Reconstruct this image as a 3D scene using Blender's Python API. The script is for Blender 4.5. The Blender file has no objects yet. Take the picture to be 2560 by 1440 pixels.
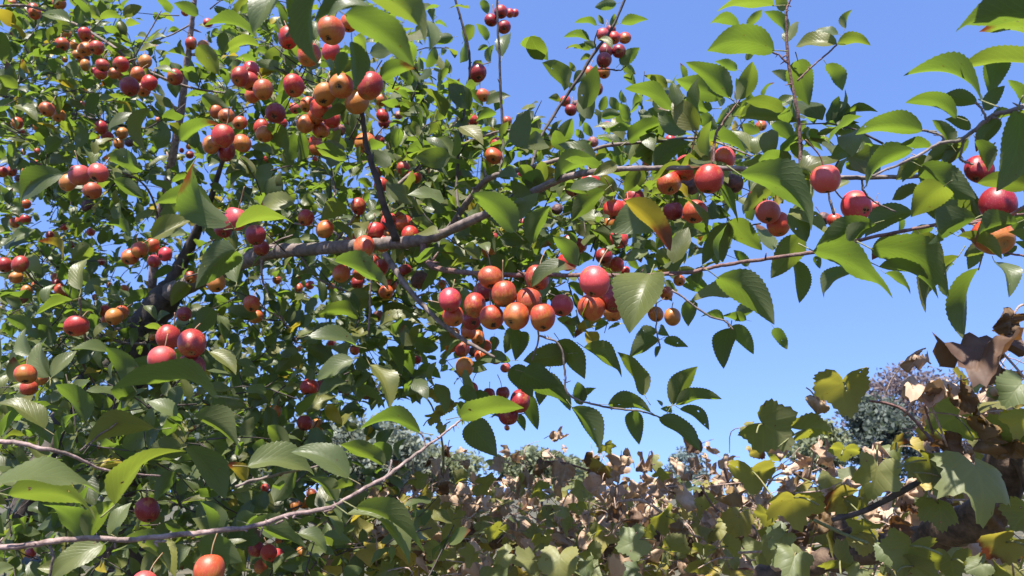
import bpy, math, random
import numpy as np
from mathutils import Vector, Matrix

SC = bpy.context.scene
# ---------------------------------------------------------------- camera, sky, sun, exposure
FPX = 2009.0                                   # focal length in pixels of a 2560 wide frame
PITCH = math.radians(14.5)
CAM = np.array([0.0, 0.0, 1.7])
cam_data = bpy.data.cameras.new("camera")
cam_data.sensor_width = 36.0
cam_data.lens = 36.0 * FPX / 2560.0
cam_data.clip_start = 0.02
cam_data.clip_end = 3000.0
cam = bpy.data.objects.new("camera", cam_data)
SC.collection.objects.link(cam)
cam.location = CAM
cam.rotation_euler = (math.pi / 2 + PITCH, 0, 0)
SC.camera = cam
cam_data.dof.use_dof = True; cam_data.dof.focus_distance = 1.15; cam_data.dof.aperture_fstop = 15.0

SUN = np.array([-0.16, -0.43, 0.89]); SUN /= np.linalg.norm(SUN)
SUN_EL = math.asin(SUN[2]); SUN_ROT = math.atan2(SUN[0], SUN[1])
world = bpy.data.worlds.new("World"); SC.world = world
world.use_nodes = True
wn = world.node_tree.nodes; wl = world.node_tree.links
for n in list(wn): wn.remove(n)
sky = wn.new("ShaderNodeTexSky"); sky.sky_type = 'NISHITA'; sky.sun_disc = False
sky.sun_elevation = SUN_EL; sky.sun_rotation = SUN_ROT
sky.air_density = 1.0; sky.dust_density = 0.3; sky.ozone_density = 1.5
tint = wn.new("ShaderNodeMix"); tint.data_type = 'RGBA'; tint.blend_type = 'MULTIPLY'
tint.inputs[0].default_value = 1.0
tint.inputs[7].default_value = (1.02, 1.11, 1.46, 1.0)
bg = wn.new("ShaderNodeBackground"); bg.inputs[1].default_value = 0.080
wo = wn.new("ShaderNodeOutputWorld")
tco = wn.new("ShaderNodeTexCoord"); lift = wn.new("ShaderNodeVectorMath"); lift.operation = 'ADD'; lift.inputs[1].default_value = (0, 0, .235)
nrm = wn.new("ShaderNodeVectorMath"); nrm.operation = 'NORMALIZE'
wl.new(tco.outputs["Generated"], lift.inputs[0]); wl.new(lift.outputs[0], nrm.inputs[0]); wl.new(nrm.outputs[0], sky.inputs[0])
wl.new(sky.outputs[0], tint.inputs[6]); wl.new(tint.outputs[2], bg.inputs[0]); wl.new(bg.outputs[0], wo.inputs[0])

sun_data = bpy.data.lights.new("sun", 'SUN'); sun_data.energy = 5.0; sun_data.angle = math.radians(0.5)
sun_data.color = (1.0, 0.94, 0.86)
sun = bpy.data.objects.new("sun", sun_data); SC.collection.objects.link(sun)
sun.rotation_euler = Vector(tuple(SUN)).to_track_quat('Z', 'Y').to_euler()
sun.location = (0, 0, 20)

SC.view_settings.view_transform = 'Standard'; SC.view_settings.look = 'None'
SC.view_settings.gamma = 1.0; SC.view_settings.use_curve_mapping = False
SC.view_settings.exposure = 1.5
SC.render.engine = 'CYCLES'
SC.cycles.max_bounces = 8; SC.cycles.transparent_max_bounces = 8
SC.cycles.transmission_bounces = 6; SC.cycles.diffuse_bounces = 4; SC.cycles.glossy_bounces = 3
SC.cycles.sample_clamp_indirect = 6.0

rng = np.random.default_rng(11)
random.seed(11)
CR = np.array([1.0, 0, 0]); CF = np.array([0, math.cos(PITCH), math.sin(PITCH)])
CU = np.array([0, -math.sin(PITCH), math.cos(PITCH)])
UPZ = np.array([0, 0, 1.0])
def at(px, py, d):
    """the place in the orchard seen at photo pixel (px, py), d metres in front of the camera"""
    return CAM + d * (CF + (px - 1280.0) / FPX * CR - (py - 720.0) / FPX * CU)
def pix(P):
    q = P - CAM; d = q @ CF
    return (1280 + FPX * (q @ CR) / d, 720 - FPX * (q @ CU) / d, d)
def unit(v):
    return v / (np.linalg.norm(v) + 1e-12)

# ---------------------------------------------------------------- object helpers
COL = SC.collection
def tag(o, label=None, cat=None, group=None, kind=None):
    if label: o["label"] = label
    if cat: o["category"] = cat
    if group: o["group"] = group
    if kind: o["kind"] = kind
    return o
def empty(name, loc):
    o = bpy.data.objects.new(name, None); COL.objects.link(o); o.location = tuple(loc); o.empty_display_size = 0.1
    return o
def mesh_of(name, V, F, mats, uv=None, attrs=None, smooth=True, matidx=None):
    me = bpy.data.meshes.new(name)
    V = np.asarray(V, dtype=np.float32); F = np.asarray(F, dtype=np.int32)
    nv, nf, k = len(V), len(F), F.shape[1]
    me.vertices.add(nv); me.vertices.foreach_set("co", V.ravel())
    me.loops.add(nf * k); me.loops.foreach_set("vertex_index", F.ravel())
    me.polygons.add(nf)
    me.polygons.foreach_set("loop_start", np.arange(0, nf * k, k, dtype=np.int32))
    me.polygons.foreach_set("loop_total", np.full(nf, k, dtype=np.int32))
    me.polygons.foreach_set("use_smooth", np.full(nf, smooth, dtype=bool))
    if matidx is not None: me.polygons.foreach_set("material_index", np.asarray(matidx, dtype=np.int32))
    if uv is not None:
        l = me.uv_layers.new(name="UVMap")
        l.data.foreach_set("uv", np.asarray(uv, dtype=np.float32)[F.ravel()].ravel())
    for an, av in (attrs or {}).items():
        a = me.attributes.new(an, 'FLOAT', 'POINT'); a.data.foreach_set("value", np.asarray(av, dtype=np.float32))
    for m in mats if isinstance(mats, (list, tuple)) else [mats]: me.materials.append(m)
    me.update(calc_edges=True); me.validate()
    return me
def put(name, me, loc=(0, 0, 0), parent=None):
    o = bpy.data.objects.new(name, me); COL.objects.link(o)
    loc = np.asarray(loc, dtype=float)
    if parent is not None:
        o.parent = parent; loc = loc - np.array(parent.location)
    o.location = tuple(loc)
    return o
class Bag:
    """collects pieces of one mesh"""
    def __init__(s): s.V = []; s.F = []; s.UV = []; s.A = {}; s.M = []; s.n = 0
    def add(s, V, F, uv=None, mat=0, **at_):
        s.V.append(V); s.F.append(np.asarray(F) + s.n); s.n += len(V)
        s.UV.append(uv if uv is not None else np.zeros((len(V), 2)))
        s.M.append(np.full(len(F), mat))
        for k, v in at_.items(): s.A.setdefault(k, []).append(np.broadcast_to(np.asarray(v, dtype=float), (len(V),)))
    def build(s, name, mats, loc=(0, 0, 0), parent=None):
        V = np.concatenate(s.V) - np.asarray(loc, dtype=float)
        me = mesh_of(name, V, np.concatenate(s.F), mats, np.concatenate(s.UV), {k: np.concatenate(v) for k, v in s.A.items()}, True, np.concatenate(s.M))
        return put(name, me, loc, parent)
def tube(P, R, ns=6, wob=0.0):
    """tapered tube along points P with radii R -> V, F(quads), uv"""
    P = np.asarray(P, dtype=float); R = np.asarray(R, dtype=float); n = len(P)
    T = np.gradient(P, axis=0); T /= np.linalg.norm(T, axis=1)[:, None] + 1e-12
    a = np.array([0.31, 0.52, 0.79]); a = unit(a - T[0] * (a @ T[0]))
    V = []; UV = []
    for i in range(n):
        a = unit(a - T[i] * (a @ T[i])); b = np.cross(T[i], a)
        for j in range(ns):
            th = 2 * math.pi * j / ns
            r = R[i] * (1 + wob * (rng.random() - 0.5))
            V.append(P[i] + r * (math.cos(th) * a + math.sin(th) * b)); UV.append((j / ns, i / max(1, n - 1)))
    F = [(i * ns + j, i * ns + (j + 1) % ns, (i + 1) * ns + (j + 1) % ns, (i + 1) * ns + j) for i in range(n - 1) for j in range(ns)]
    # closed ends
    V.append(P[0] - T[0] * R[0] * .3); V.append(P[-1] + T[-1] * R[-1] * .6); UV += [(0, 0), (0, 1)]
    c0, c1 = len(V) - 2, len(V) - 1
    for j in range(0, ns, 2):
        F.append((c0, (j + 2) % ns, (j + 1) % ns, j)); e = (n - 1) * ns
        F.append((c1, e + j, e + (j + 1) % ns, e + (j + 2) % ns))
    return np.array(V), np.array(F), np.array(UV)
def spline(K, m):
    """Catmull-Rom through rows of K, m samples a span"""
    K = np.asarray(K, dtype=float)
    if len(K) < 3:
        t = np.linspace(0, 1, m + 1)[:, None]; return K[0] * (1 - t) + K[-1] * t
    E = np.vstack([2 * K[0] - K[1], K, 2 * K[-1] - K[-2]]); out = []
    for i in range(1, len(E) - 2):
        p0, p1, p2, p3 = E[i - 1:i + 3]
        for t in np.linspace(0, 1, m, endpoint=False):
            out.append(.5 * ((2 * p1) + (-p0 + p2) * t + (2 * p0 - 5 * p1 + 4 * p2 - p3) * t * t + (-p0 + 3 * p1 - 3 * p2 + p3) * t ** 3))
    out.append(K[-1]); return np.array(out)

# ---------------------------------------------------------------- materials
def mat(name):
    m = bpy.data.materials.new(name); m.use_nodes = True
    nt = m.node_tree
    for n in list(nt.nodes): nt.nodes.remove(n)
    return m, nt
class NT:
    def __init__(s, nt): s.nt = nt
    def n(s, t, **k):
        x = s.nt.nodes.new(t)
        for a, b in k.items(): setattr(x, a, b)
        return x
    def l(s, a, b): s.nt.links.new(a, b)
    def val(s, x, sock):
        if hasattr(x, "is_output"): s.l(x, sock)
        else: sock.default_value = x
    def math(s, op, a, b=0.0, c=0.0, clamp=False):
        x = s.n("ShaderNodeMath", operation=op); x.use_clamp = clamp
        for i, v in enumerate((a, b, c)): s.val(v, x.inputs[i])
        return x.outputs[0]
    def mix(s, f, a, b, blend='MIX'):
        x = s.n("ShaderNodeMix", data_type='RGBA', blend_type=blend)
        s.val(f, x.inputs[0])
        for v, i in ((a, 6), (b, 7)):
            if isinstance(v, tuple): v = v if len(v) == 4 else v + (1.0,)
            s.val(v, x.inputs[i])
        return x.outputs[2]
    def noise(s, scale, detail=3.0, rough=.5, vec=None):
        x = s.n("ShaderNodeTexNoise"); x.inputs["Scale"].default_value = scale; x.inputs["Detail"].default_value = detail; x.inputs["Roughness"].default_value = rough
        if vec is not None: s.l(vec, x.inputs["Vector"])
        return x.outputs[0]
    def ramp(s, f, lo, hi):
        x = s.n("ShaderNodeMapRange"); x.interpolation_type = 'SMOOTHSTEP'
        s.val(f, x.inputs[0]); x.inputs[1].default_value = lo; x.inputs[2].default_value = hi
        return x.outputs[0]
    def attr(s, name, kind='GEOMETRY'):
        x = s.n("ShaderNodeAttribute", attribute_name=name, attribute_type=kind); return x.outputs["Fac"]

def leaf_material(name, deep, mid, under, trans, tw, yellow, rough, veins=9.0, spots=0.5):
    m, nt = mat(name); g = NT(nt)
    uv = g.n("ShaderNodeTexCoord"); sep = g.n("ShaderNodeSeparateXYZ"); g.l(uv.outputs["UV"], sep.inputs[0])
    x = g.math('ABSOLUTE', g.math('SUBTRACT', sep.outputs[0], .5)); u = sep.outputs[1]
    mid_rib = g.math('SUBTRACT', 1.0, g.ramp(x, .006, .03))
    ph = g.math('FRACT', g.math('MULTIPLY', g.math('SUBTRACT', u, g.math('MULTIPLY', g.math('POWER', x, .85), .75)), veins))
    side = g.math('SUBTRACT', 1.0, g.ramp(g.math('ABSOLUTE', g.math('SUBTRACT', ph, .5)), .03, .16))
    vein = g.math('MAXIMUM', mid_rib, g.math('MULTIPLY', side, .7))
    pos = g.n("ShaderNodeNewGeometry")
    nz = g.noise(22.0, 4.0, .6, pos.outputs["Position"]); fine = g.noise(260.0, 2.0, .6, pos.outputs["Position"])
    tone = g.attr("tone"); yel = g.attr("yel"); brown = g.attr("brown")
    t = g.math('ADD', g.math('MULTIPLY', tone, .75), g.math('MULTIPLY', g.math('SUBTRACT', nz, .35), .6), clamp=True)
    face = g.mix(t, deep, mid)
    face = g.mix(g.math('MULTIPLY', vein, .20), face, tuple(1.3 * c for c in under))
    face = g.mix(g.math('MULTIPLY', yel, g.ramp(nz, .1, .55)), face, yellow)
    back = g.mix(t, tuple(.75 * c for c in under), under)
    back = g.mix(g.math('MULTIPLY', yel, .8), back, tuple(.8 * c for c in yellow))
    sp = g.math('MULTIPLY', g.ramp(g.noise(115.0, 1.5, .5, pos.outputs["Position"]), .725, .755), spots)
    br = g.math('MAXIMUM', g.math('MULTIPLY', sp, 1.3, clamp=True), g.math('MULTIPLY', g.ramp(g.math('ADD', g.math('MULTIPLY', brown, 1.0), g.math('SUBTRACT', g.math('ADD', u, nz), 2.0)), 0.0, .25), 1.0), clamp=True)
    bcol = (.13, .05, .022)
    face = g.mix(br, face, bcol); back = g.mix(br, back, bcol)
    col = g.mix(pos.outputs["Backfacing"], face, back)
    bs = g.n("ShaderNodeBsdfPrincipled"); g.l(col, bs.inputs["Base Color"])
    r = g.math('ADD', g.math('MULTIPLY', pos.outputs["Backfacing"], .25), g.math('ADD', rough, g.math('MULTIPLY', g.math('SUBTRACT', fine, .5), .22)))
    g.l(r, bs.inputs["Roughness"]); bs.inputs["Specular IOR Level"].default_value = .4
    h = g.math('ADD', g.math('MULTIPLY', vein, -.8), g.math('ADD', g.math('MULTIPLY', nz, 1.2), g.math('MULTIPLY', fine, .35)))
    bp = g.n("ShaderNodeBump"); bp.inputs["Strength"].default_value = .28; bp.inputs["Distance"].default_value = .001
    g.l(h, bp.inputs["Height"]); g.l(bp.outputs[0], bs.inputs["Normal"])
    tr = g.n("ShaderNodeBsdfTranslucent")
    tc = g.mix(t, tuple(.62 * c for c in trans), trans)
    tc = g.mix(g.math('MULTIPLY', vein, .35), tc, tuple(1.15 * c for c in trans))
    tc = g.mix(yel, tc, tuple(min(1, 1.15 * c) for c in yellow)); tc = g.mix(br, tc, (.16, .04, .01))
    g.l(tc, tr.inputs[0])
    mx = g.n("ShaderNodeMixShader"); g.val(tw, mx.inputs[0]); g.l(bs.outputs[0], mx.inputs[1]); g.l(tr.outputs[0], mx.inputs[2])
    hn = g.noise(115.0, 1.5, .5, pos.outputs["Position"])          # holes eaten by insects
    hole = g.math('GREATER_THAN', hn, .765)
    tp = g.n("ShaderNodeBsdfTransparent"); m2 = g.n("ShaderNodeMixShader"); g.l(hole, m2.inputs[0]); g.l(mx.outputs[0], m2.inputs[1]); g.l(tp.outputs[0], m2.inputs[2])
    o = g.n("ShaderNodeOutputMaterial"); g.l(m2.outputs[0], o.inputs[0])
    return m
LEAF = leaf_material("apple_leaf", (.009, .020, .007), (.120, .142, .054), (.090, .110, .046), (.215, .335, .030), .42, (.34, .26, .02), .40)
VINE = leaf_material("vine_leaf", (.028, .050, .020), (.16, .190, .085), (.13, .135, .058), (.44, .46, .04), .42, (.36, .27, .04), .50, 6.0, .9)
DRY = leaf_material("dry_vine_leaf", (.16, .09, .05), (.54, .39, .275), (.42, .29, .20), (.40, .23, .11), .15, (.38, .26, .09), .75, 6.0, .9)
BROWN = leaf_material("brown_vine_leaf", (.050, .026, .018), (.16, .095, .055), (.13, .08, .05), (.26, .11, .03), .25, (.26, .17, .04), .65, 6.0, .4)

def bark_material(name, a, b, moss=(.12, .12, .08), sc=60.0):
    m, nt = mat(name); g = NT(nt)
    tc = g.n("ShaderNodeNewGeometry")
    n1 = g.noise(sc, 5.0, .65, tc.outputs["Position"]); n2 = g.noise(sc * .22, 3.0, .5, tc.outputs["Position"])
    c = g.mix(g.ramp(n1, .3, .7), a, b); c = g.mix(g.math('MULTIPLY', g.ramp(n2, .52, .7), .6), c, moss)
    bs = g.n("ShaderNodeBsdfPrincipled"); g.l(c, bs.inputs["Base Color"]); bs.inputs["Roughness"].default_value = .78
    bp = g.n("ShaderNodeBump"); bp.inputs["Strength"].default_value = .8; bp.inputs["Distance"].default_value = .003
    g.l(n1, bp.inputs["Height"]); g.l(bp.outputs[0], bs.inputs["Normal"])
    o = g.n("ShaderNodeOutputMaterial"); g.l(bs.outputs[0], o.inputs[0]); return m
BARK = bark_material("grey_bark", (.075, .054, .046), (.215, .165, .145), (.085, .08, .055))
REDBARK = bark_material("red_bark", (.075, .034, .028), (.20, .105, .09), (.12, .085, .07), 150.0)
DARKBARK = bark_material("dark_bark", (.022, .016, .014), (.075, .056, .048), (.05, .05, .035), 40.0)
PALEBARK = bark_material("pale_bark", (.10, .062, .054), (.32, .225, .20), (.12, .095, .075), 95.0)
VINEBARK = bark_material("vine_bark", (.030, .018, .013), (.12, .078, .052), (.07, .05, .03), 70.0)
STICK = bark_material("dry_stick", (.20, .125, .09), (.42, .31, .25), (.26, .2, .15), 120.0)
GREENSTALK = bark_material("green_stalk", (.10, .11, .035), (.20, .20, .08), (.18, .11, .05), 90.0)

def apple_material():
    m, nt = mat("apple_skin"); g = NT(nt)
    oi = g.n("ShaderNodeObjectInfo"); tc = g.n("ShaderNodeTexCoord")
    ob = tc.outputs["Object"]
    off = g.n("ShaderNodeVectorMath", operation='ADD'); g.l(ob, off.inputs[0])
    sc = g.n("ShaderNodeVectorMath", operation='SCALE'); sc.inputs[0].default_value = (7.0, 3.0, 5.0); g.l(oi.outputs["Random"], sc.inputs["Scale"]); g.l(sc.outputs[0], off.inputs[1])
    big = g.noise(45.0, 2.0, .5, off.outputs[0])
    mp = g.n("ShaderNodeMapping"); mp.inputs["Scale"].default_value = (1, 1, .22); g.l(off.outputs[0], mp.inputs[0])
    streak = g.noise(420.0, 3.0, .6, mp.outputs[0])
    sep = g.n("ShaderNodeSeparateXYZ"); g.l(ob, sep.inputs[0])
    z = g.math('MULTIPLY', sep.outputs[2], 55.0)              # about -1 (calyx) to 1 (stem)
    f = g.math('ADD', g.math('MULTIPLY', z, .58), g.math('ADD', g.math('MULTIPLY', g.math('SUBTRACT', big, .5), 1.7), g.math('MULTIPLY', g.math('SUBTRACT', streak, .5), 1.5)))
    f = g.math('ADD', f, g.math('SUBTRACT', g.math('MULTIPLY', oi.outputs["Alpha"], 2.1), 1.0))
    blush = g.ramp(f, -.42, .42)
    ground = g.mix(big, (.38, .165, .028), (.36, .095, .018))
    c = g.mix(blush, ground, oi.outputs["Color"])
    dots = g.math('SUBTRACT', 1.0, g.ramp(g.noise(900.0, 0.0, 0, off.outputs[0]), .26, .33))
    c = g.mix(g.math('MULTIPLY', dots, .14), c, (.6, .40, .2))
    scar = g.ramp(g.noise(150.0, 3.0, .7, off.outputs[0]), .65, .70)
    c = g.mix(g.math('MULTIPLY', scar, .6), c, (.16, .07, .03))
    end = g.math('ADD', g.math('ABSOLUTE', z), g.math('MULTIPLY', g.math('SUBTRACT', streak, .5), .5))
    rad = g.math('SQRT', g.math('ADD', g.math('POWER', sep.outputs[0], 2.0), g.math('POWER', sep.outputs[1], 2.0)))
    rus = g.math('SUBTRACT', 1.0, g.ramp(g.math('ADD', rad, g.math('MULTIPLY', g.math('SUBTRACT', streak, .5), .004)), .0022, .0058))
    c = g.mix(g.math('MULTIPLY', rus, .75), c, (.20, .115, .035))
    blot = g.math('MULTIPLY', g.ramp(g.noise(75.0, 4.0, .65, off.outputs[0]), .56, .66), .45)
    c = g.mix(blot, c, (.40, .17, .035))
    bs = g.n("ShaderNodeBsdfPrincipled"); g.l(c, bs.inputs["Base Color"])
    g.l(g.math('ADD', .43, g.math('MULTIPLY', g.math('SUBTRACT', big, .5), .5)), bs.inputs["Roughness"])
    bs.inputs["Subsurface Weight"].default_value = .12; bs.inputs["Subsurface Radius"].default_value = (.006, .002, .001); bs.inputs["Subsurface Scale"].default_value = .6
    bp = g.n("ShaderNodeBump"); bp.inputs["Strength"].default_value = .25; bp.inputs["Distance"].default_value = .0012
    g.l(g.noise(160.0, 3.0, .6, off.outputs[0]), bp.inputs["Height"]); g.l(bp.outputs[0], bs.inputs["Normal"])
    o = g.n("ShaderNodeOutputMaterial"); g.l(bs.outputs[0], o.inputs[0]); return m
APPLE = apple_material()
def plain(name, a, b, rough, scale, bump=.4):
    m, nt = mat(name); g = NT(nt)
    tc = g.n("ShaderNodeTexCoord"); n1 = g.noise(scale, 4.0, .6, tc.outputs["Object"])
    bs = g.n("ShaderNodeBsdfPrincipled"); g.l(g.mix(g.ramp(n1, .3, .7), a, b), bs.inputs["Base Color"]); bs.inputs["Roughness"].default_value = rough
    bp = g.n("ShaderNodeBump"); bp.inputs["Strength"].default_value = bump; bp.inputs["Distance"].default_value = .002
    g.l(n1, bp.inputs["Height"]); g.l(bp.outputs[0], bs.inputs["Normal"])
    o = g.n("ShaderNodeOutputMaterial"); g.l(bs.outputs[0], o.inputs[0]); return m
ROTTEN = plain("shrivelled_skin", (.035, .016, .016), (.13, .05, .04), .6, 130.0, .9)
ROTTENRED = plain("wrinkled_red_skin", (.11, .03, .025), (.30, .10, .07), .55, 130.0, .9)
STEM = plain("apple_stem_skin", (.13, .05, .03), (.22, .15, .06), .55, 80.0)
CALYX = plain("calyx_skin", (.015, .010, .008), (.06, .035, .02), .85, 300.0)
GROUND = plain("orchard_grass_ground", (.025, .03, .012), (.09, .075, .04), .95, .9)
# ---------------------------------------------------------------- what the photograph shows, read off it: (x, y, diameter in pixels, colour)
# r red, p pink, o orange, y yellow, k dark red in shade, x dark and rotten, w wrinkled red
APPLES = {
"by the branch at the upper left corner": "83 22 28 r,87 33 30 o,148 8 32 o,30 8 20 o",
"beneath the thin upper left branch": "168 85 22 y,155 111 33 o,187 112 24 y",
"in the tight bunch on the upper left branch": "211 86 32 r,218 98 30 o,241 119 36 r,213 122 36 o",
"under the tight upper left bunch": "196 136 26 y,203 149 18 y,215 146 18 x,162 149 14 y,213 163 26 y",
"in the long upper left bunch over the branch": "257 163 34 r,302 162 38 r,286 183 30 o,310 193 30 y,343 186 36 o,373 207 38 r,363 154 32 y,323 216 46 k,358 224 36 o,252 182 32 r,234 177 14 r",
"beside the pale upright stem": "478 109 30 o,507 114 26 y,520 57 22 r,437 192 38 r,463 30 20 r",
"on the dark twig at the left": "118 273 36 o,148 290 32 y,43 308 28 o,55 328 14 r,92 318 20 y",
"scattered among leaves left of the pale stem": "205 263 18 o,327 300 12 r,395 300 14 o,253 319 32 r,267 340 28 k,306 333 28 y,298 360 28 y,323 358 20 x",
"by the left edge above the shiny dark leaf": "58 380 14 y,93 378 14 o,92 413 22 o,28 428 26 r,4 430 28 r,65 431 22 y,48 446 20 x",
"in the bunch of four below two bright leaves": "198 438 48 p,247 432 50 p,170 457 40 y,230 477 42 o",
"in the small red bunch right of the pale stem": "454 376 12 r,474 387 20 k,493 388 14 r,473 366 16 y",
"in the rosy bunch right of the pale stem top": "600 193 46 r,627 175 42 p,625 203 46 r,657 224 48 o,632 238 38 o",
"in the bunch hanging below yellow leaves": "540 280 32 o,565 290 36 o,600 308 34 o,557 340 54 r,528 362 44 o,605 358 44 o,566 380 44 k",
"under the big dark drooping leaf": "720 93 54 r,773 137 56 o,826 75 66 o,873 58 44 o,827 128 44 p,733 213 54 r",
"in the hanging chain below the big drooping leaf": "811 237 56 y,803 272 54 o,853 215 62 o,925 215 64 r,892 255 56 y,847 265 18 p,790 290 40 o,830 298 40 r,803 325 40 o,848 325 30 w,790 357 34 o,792 370 36 o",
"in the bunch behind the hanging chain": "688 283 50 k,738 272 26 p,763 310 42 o,768 262 38 o,653 318 38 o,662 335 42 o,705 308 26 r,668 398 18 r,787 397 14 p",
"on the upright shoot above the grey limb": "913 357 50 o,958 290 32 r,960 308 28 k,973 307 14 x,997 288 20 w,952 250 30 o,947 353 30 k,943 430 26 w,953 463 36 r",
"on the slanting grey twig": "1008 421 34 r,1037 440 36 o",
"hanging on the thin dark twigs against the sky": "1195 183 44 k,1207 238 32 o,1179 301 34 r,1268 303 24 o",
"hanging low between the two thin upright twigs": "1243 361 36 r,1270 355 22 w,1235 390 42 o",
"in the dark red bunch atop the thin twig": "1252 30 34 r,1228 50 34 k,1260 68 34 k,1275 33 22 r,1287 33 20 r",
"in the bunch on the dark slanting sky branch": "1507 87 32 p,1535 95 32 r,1562 95 30 r,1515 127 34 k,1547 128 34 k,1510 150 38 k,1473 183 32 o,1509 181 32 o,1492 223 32 k,1527 75 24 k",
"low on the dark slanting sky branch": "1413 253 28 r,1427 275 30 k,1440 260 20 x,1455 268 32 o",
"among small leaves behind the long limb": "1516 315 24 p,1483 355 24 w,1502 375 22 x,1482 393 24 o,1497 393 16 p,1677 350 26 r,1610 383 20 r,1617 405 22 o,1903 315 26 o,1302 440 20 r,1305 557 22 p",
"under the middle of the long limb": "1432 470 40 w,1477 460 52 r,1500 463 34 o",
"in the large red bunch on the long limb": "1717 420 60 r,1812 396 54 p,1673 458 60 r,1773 448 72 r,1727 465 44 x,1831 460 50 x",
"on the long limb at the sky gap": "2063 448 72 p",
"behind the broad right leaf": "2450 425 66 k,2495 512 84 k,2483 592 92 o",
"in the pair hanging by the shrivelled one": "2140 515 74 p,2087 550 36 r,2058 547 34 x,2187 517 28 p",
"under the broad leaf at the sky gap": "1893 500 50 r,1920 530 60 p,1945 560 58 o",
"behind the yellowing leaf": "1535 523 52 r,1572 520 50 o,1587 495 44 k,1525 560 34 o,1548 597 44 p",
"hanging above the bright folded leaves": "1683 528 50 k,1737 530 58 o,1715 548 36 k",
"just above the long red twig": "1422 608 42 p,1446 615 40 k,1418 653 50 r,1510 640 44 k,1543 662 36 r,1523 668 36 o,1563 677 24 r,1393 523 26 x",
"on the long red twig": "1345 695 60 r,1486 705 76 p",
"behind the large glossy leaf": "1477 768 66 o,1535 745 66 k,1533 775 54 o",
"in the big bunch under the long red twig": "1126 750 56 p,1187 763 58 r,1210 730 54 k,1227 693 60 o,1260 735 62 o,1230 793 62 o,1133 790 54 o,1180 800 48 k,1322 753 62 o,1405 764 56 p,1355 792 68 o,1290 790 66 o,1170 830 36 o",
"right of the large glossy leaf": "1698 702 28 o,1665 733 34 o",
"in the hanging pair below the red twig": "1640 786 38 o,1681 792 42 y",
"in the small bunch at the slanting twig end": "1132 835 36 y,1128 862 36 o,1155 873 38 r,1195 845 36 o,1212 865 32 o,1203 890 34 o,1183 880 24 x,1162 917 46 y,1240 893 36 k,1263 920 24 p,1043 900 22 k",
"in shade at the lower middle": "1178 973 36 r,1223 985 30 k,1257 983 34 k,1270 1037 50 k,1268 1070 14 o,1300 1003 52 k",
"in the pair near the round pale leaf top": "765 545 40 r,812 573 44 o,897 517 40 r",
"in the dark bunch above the limb fork": "588 548 60 p,638 587 50 k,558 575 40 k,652 620 38 k",
"in the crowded bunch on the grey limb": "938 578 44 r,973 557 44 p,1010 558 44 r,1025 588 46 r,882 602 38 r,910 617 52 o,957 610 40 r,968 587 36 y,995 530 32 w,967 533 30 o",
"below the crowded bunch under the limb": "933 650 30 o,953 667 38 k,978 712 30 o,965 730 36 o,853 683 44 o,900 682 36 o,893 707 32 k",
"on the slanting twig below the limb": "1012 677 34 k,1050 700 44 x,1105 710 22 o",
"small in the leaf gaps under the limb": "747 720 22 o,775 713 22 p,692 700 22 o,805 722 20 o,827 717 20 y",
"by the pale forked twig": "630 760 40 o,640 792 34 o",
"half hidden behind the broad leaf by the limb": "1233 593 24 r,1223 627 36 o",
"scattered in the leaves below the middle": "827 858 18 r,887 875 26 o,748 872 14 y,945 790 28 w,773 968 44 r,803 970 40 k",
"among small fruit at the left edge": "63 510 26 o,38 557 26 r,63 550 26 r,160 568 18 r,125 588 20 r,227 580 20 r,178 612 18 k,220 515 30 x,253 655 18 k",
"in the bunch at the left edge": "12 662 38 r,50 661 40 r,40 693 30 y,67 727 28 y,55 743 30 w,90 713 20 o",
"behind the small leaves near the left edge": "140 710 26 r,152 725 30 o,137 693 20 o,165 738 26 k,310 722 20 o,273 712 14 y,238 743 16 r",
"in the hanging bunch of five by the sky gap": "350 625 40 o,325 643 40 o,380 613 34 o,413 637 34 p,385 653 32 p",
"behind the big dark leaf": "477 693 30 o,541 707 46 y",
"alone below the round pale leaf": "189 814 56 r",
"in the orange group left of the trunk": "220 773 24 r,262 777 28 r,285 792 42 y,303 782 34 o,268 800 28 o",
"in the dark red bunch beside the trunk": "460 785 36 k,421 843 58 r,481 858 68 r,478 917 68 k,404 898 66 p,430 920 50 y,380 843 16 y",
"at the left edge below pale leaves": "65 935 50 o,100 945 36 o,72 970 40 o",
"scattered in the dark lower left leaves": "293 1033 22 y,478 1067 22 y,243 1117 12 r,304 1172 20 r,45 1267 32 o,98 1248 22 o,77 1382 24 k",
"above the long pale lower branch": "327 1252 22 r,370 1275 60 k",
"hanging from the long pale lower branch": "523 1427 74 o,360 1460 64 p",
"hanging in shade near the lower middle leaves": "688 1028 32 y,762 1058 38 k,792 1065 34 y,852 978 12 x,867 982 14 k",
"in the orange trio under the spotted pale leaf": "762 1257 32 o,780 1235 28 o,737 1265 26 y,663 1220 20 r,620 1265 16 o",
"in the red group under the lower branch": "672 1382 40 r,687 1388 38 p,640 1372 36 k,653 1417 34 o,753 1380 28 y,867 1385 22 k,700 1350 24 o",
}
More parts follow.
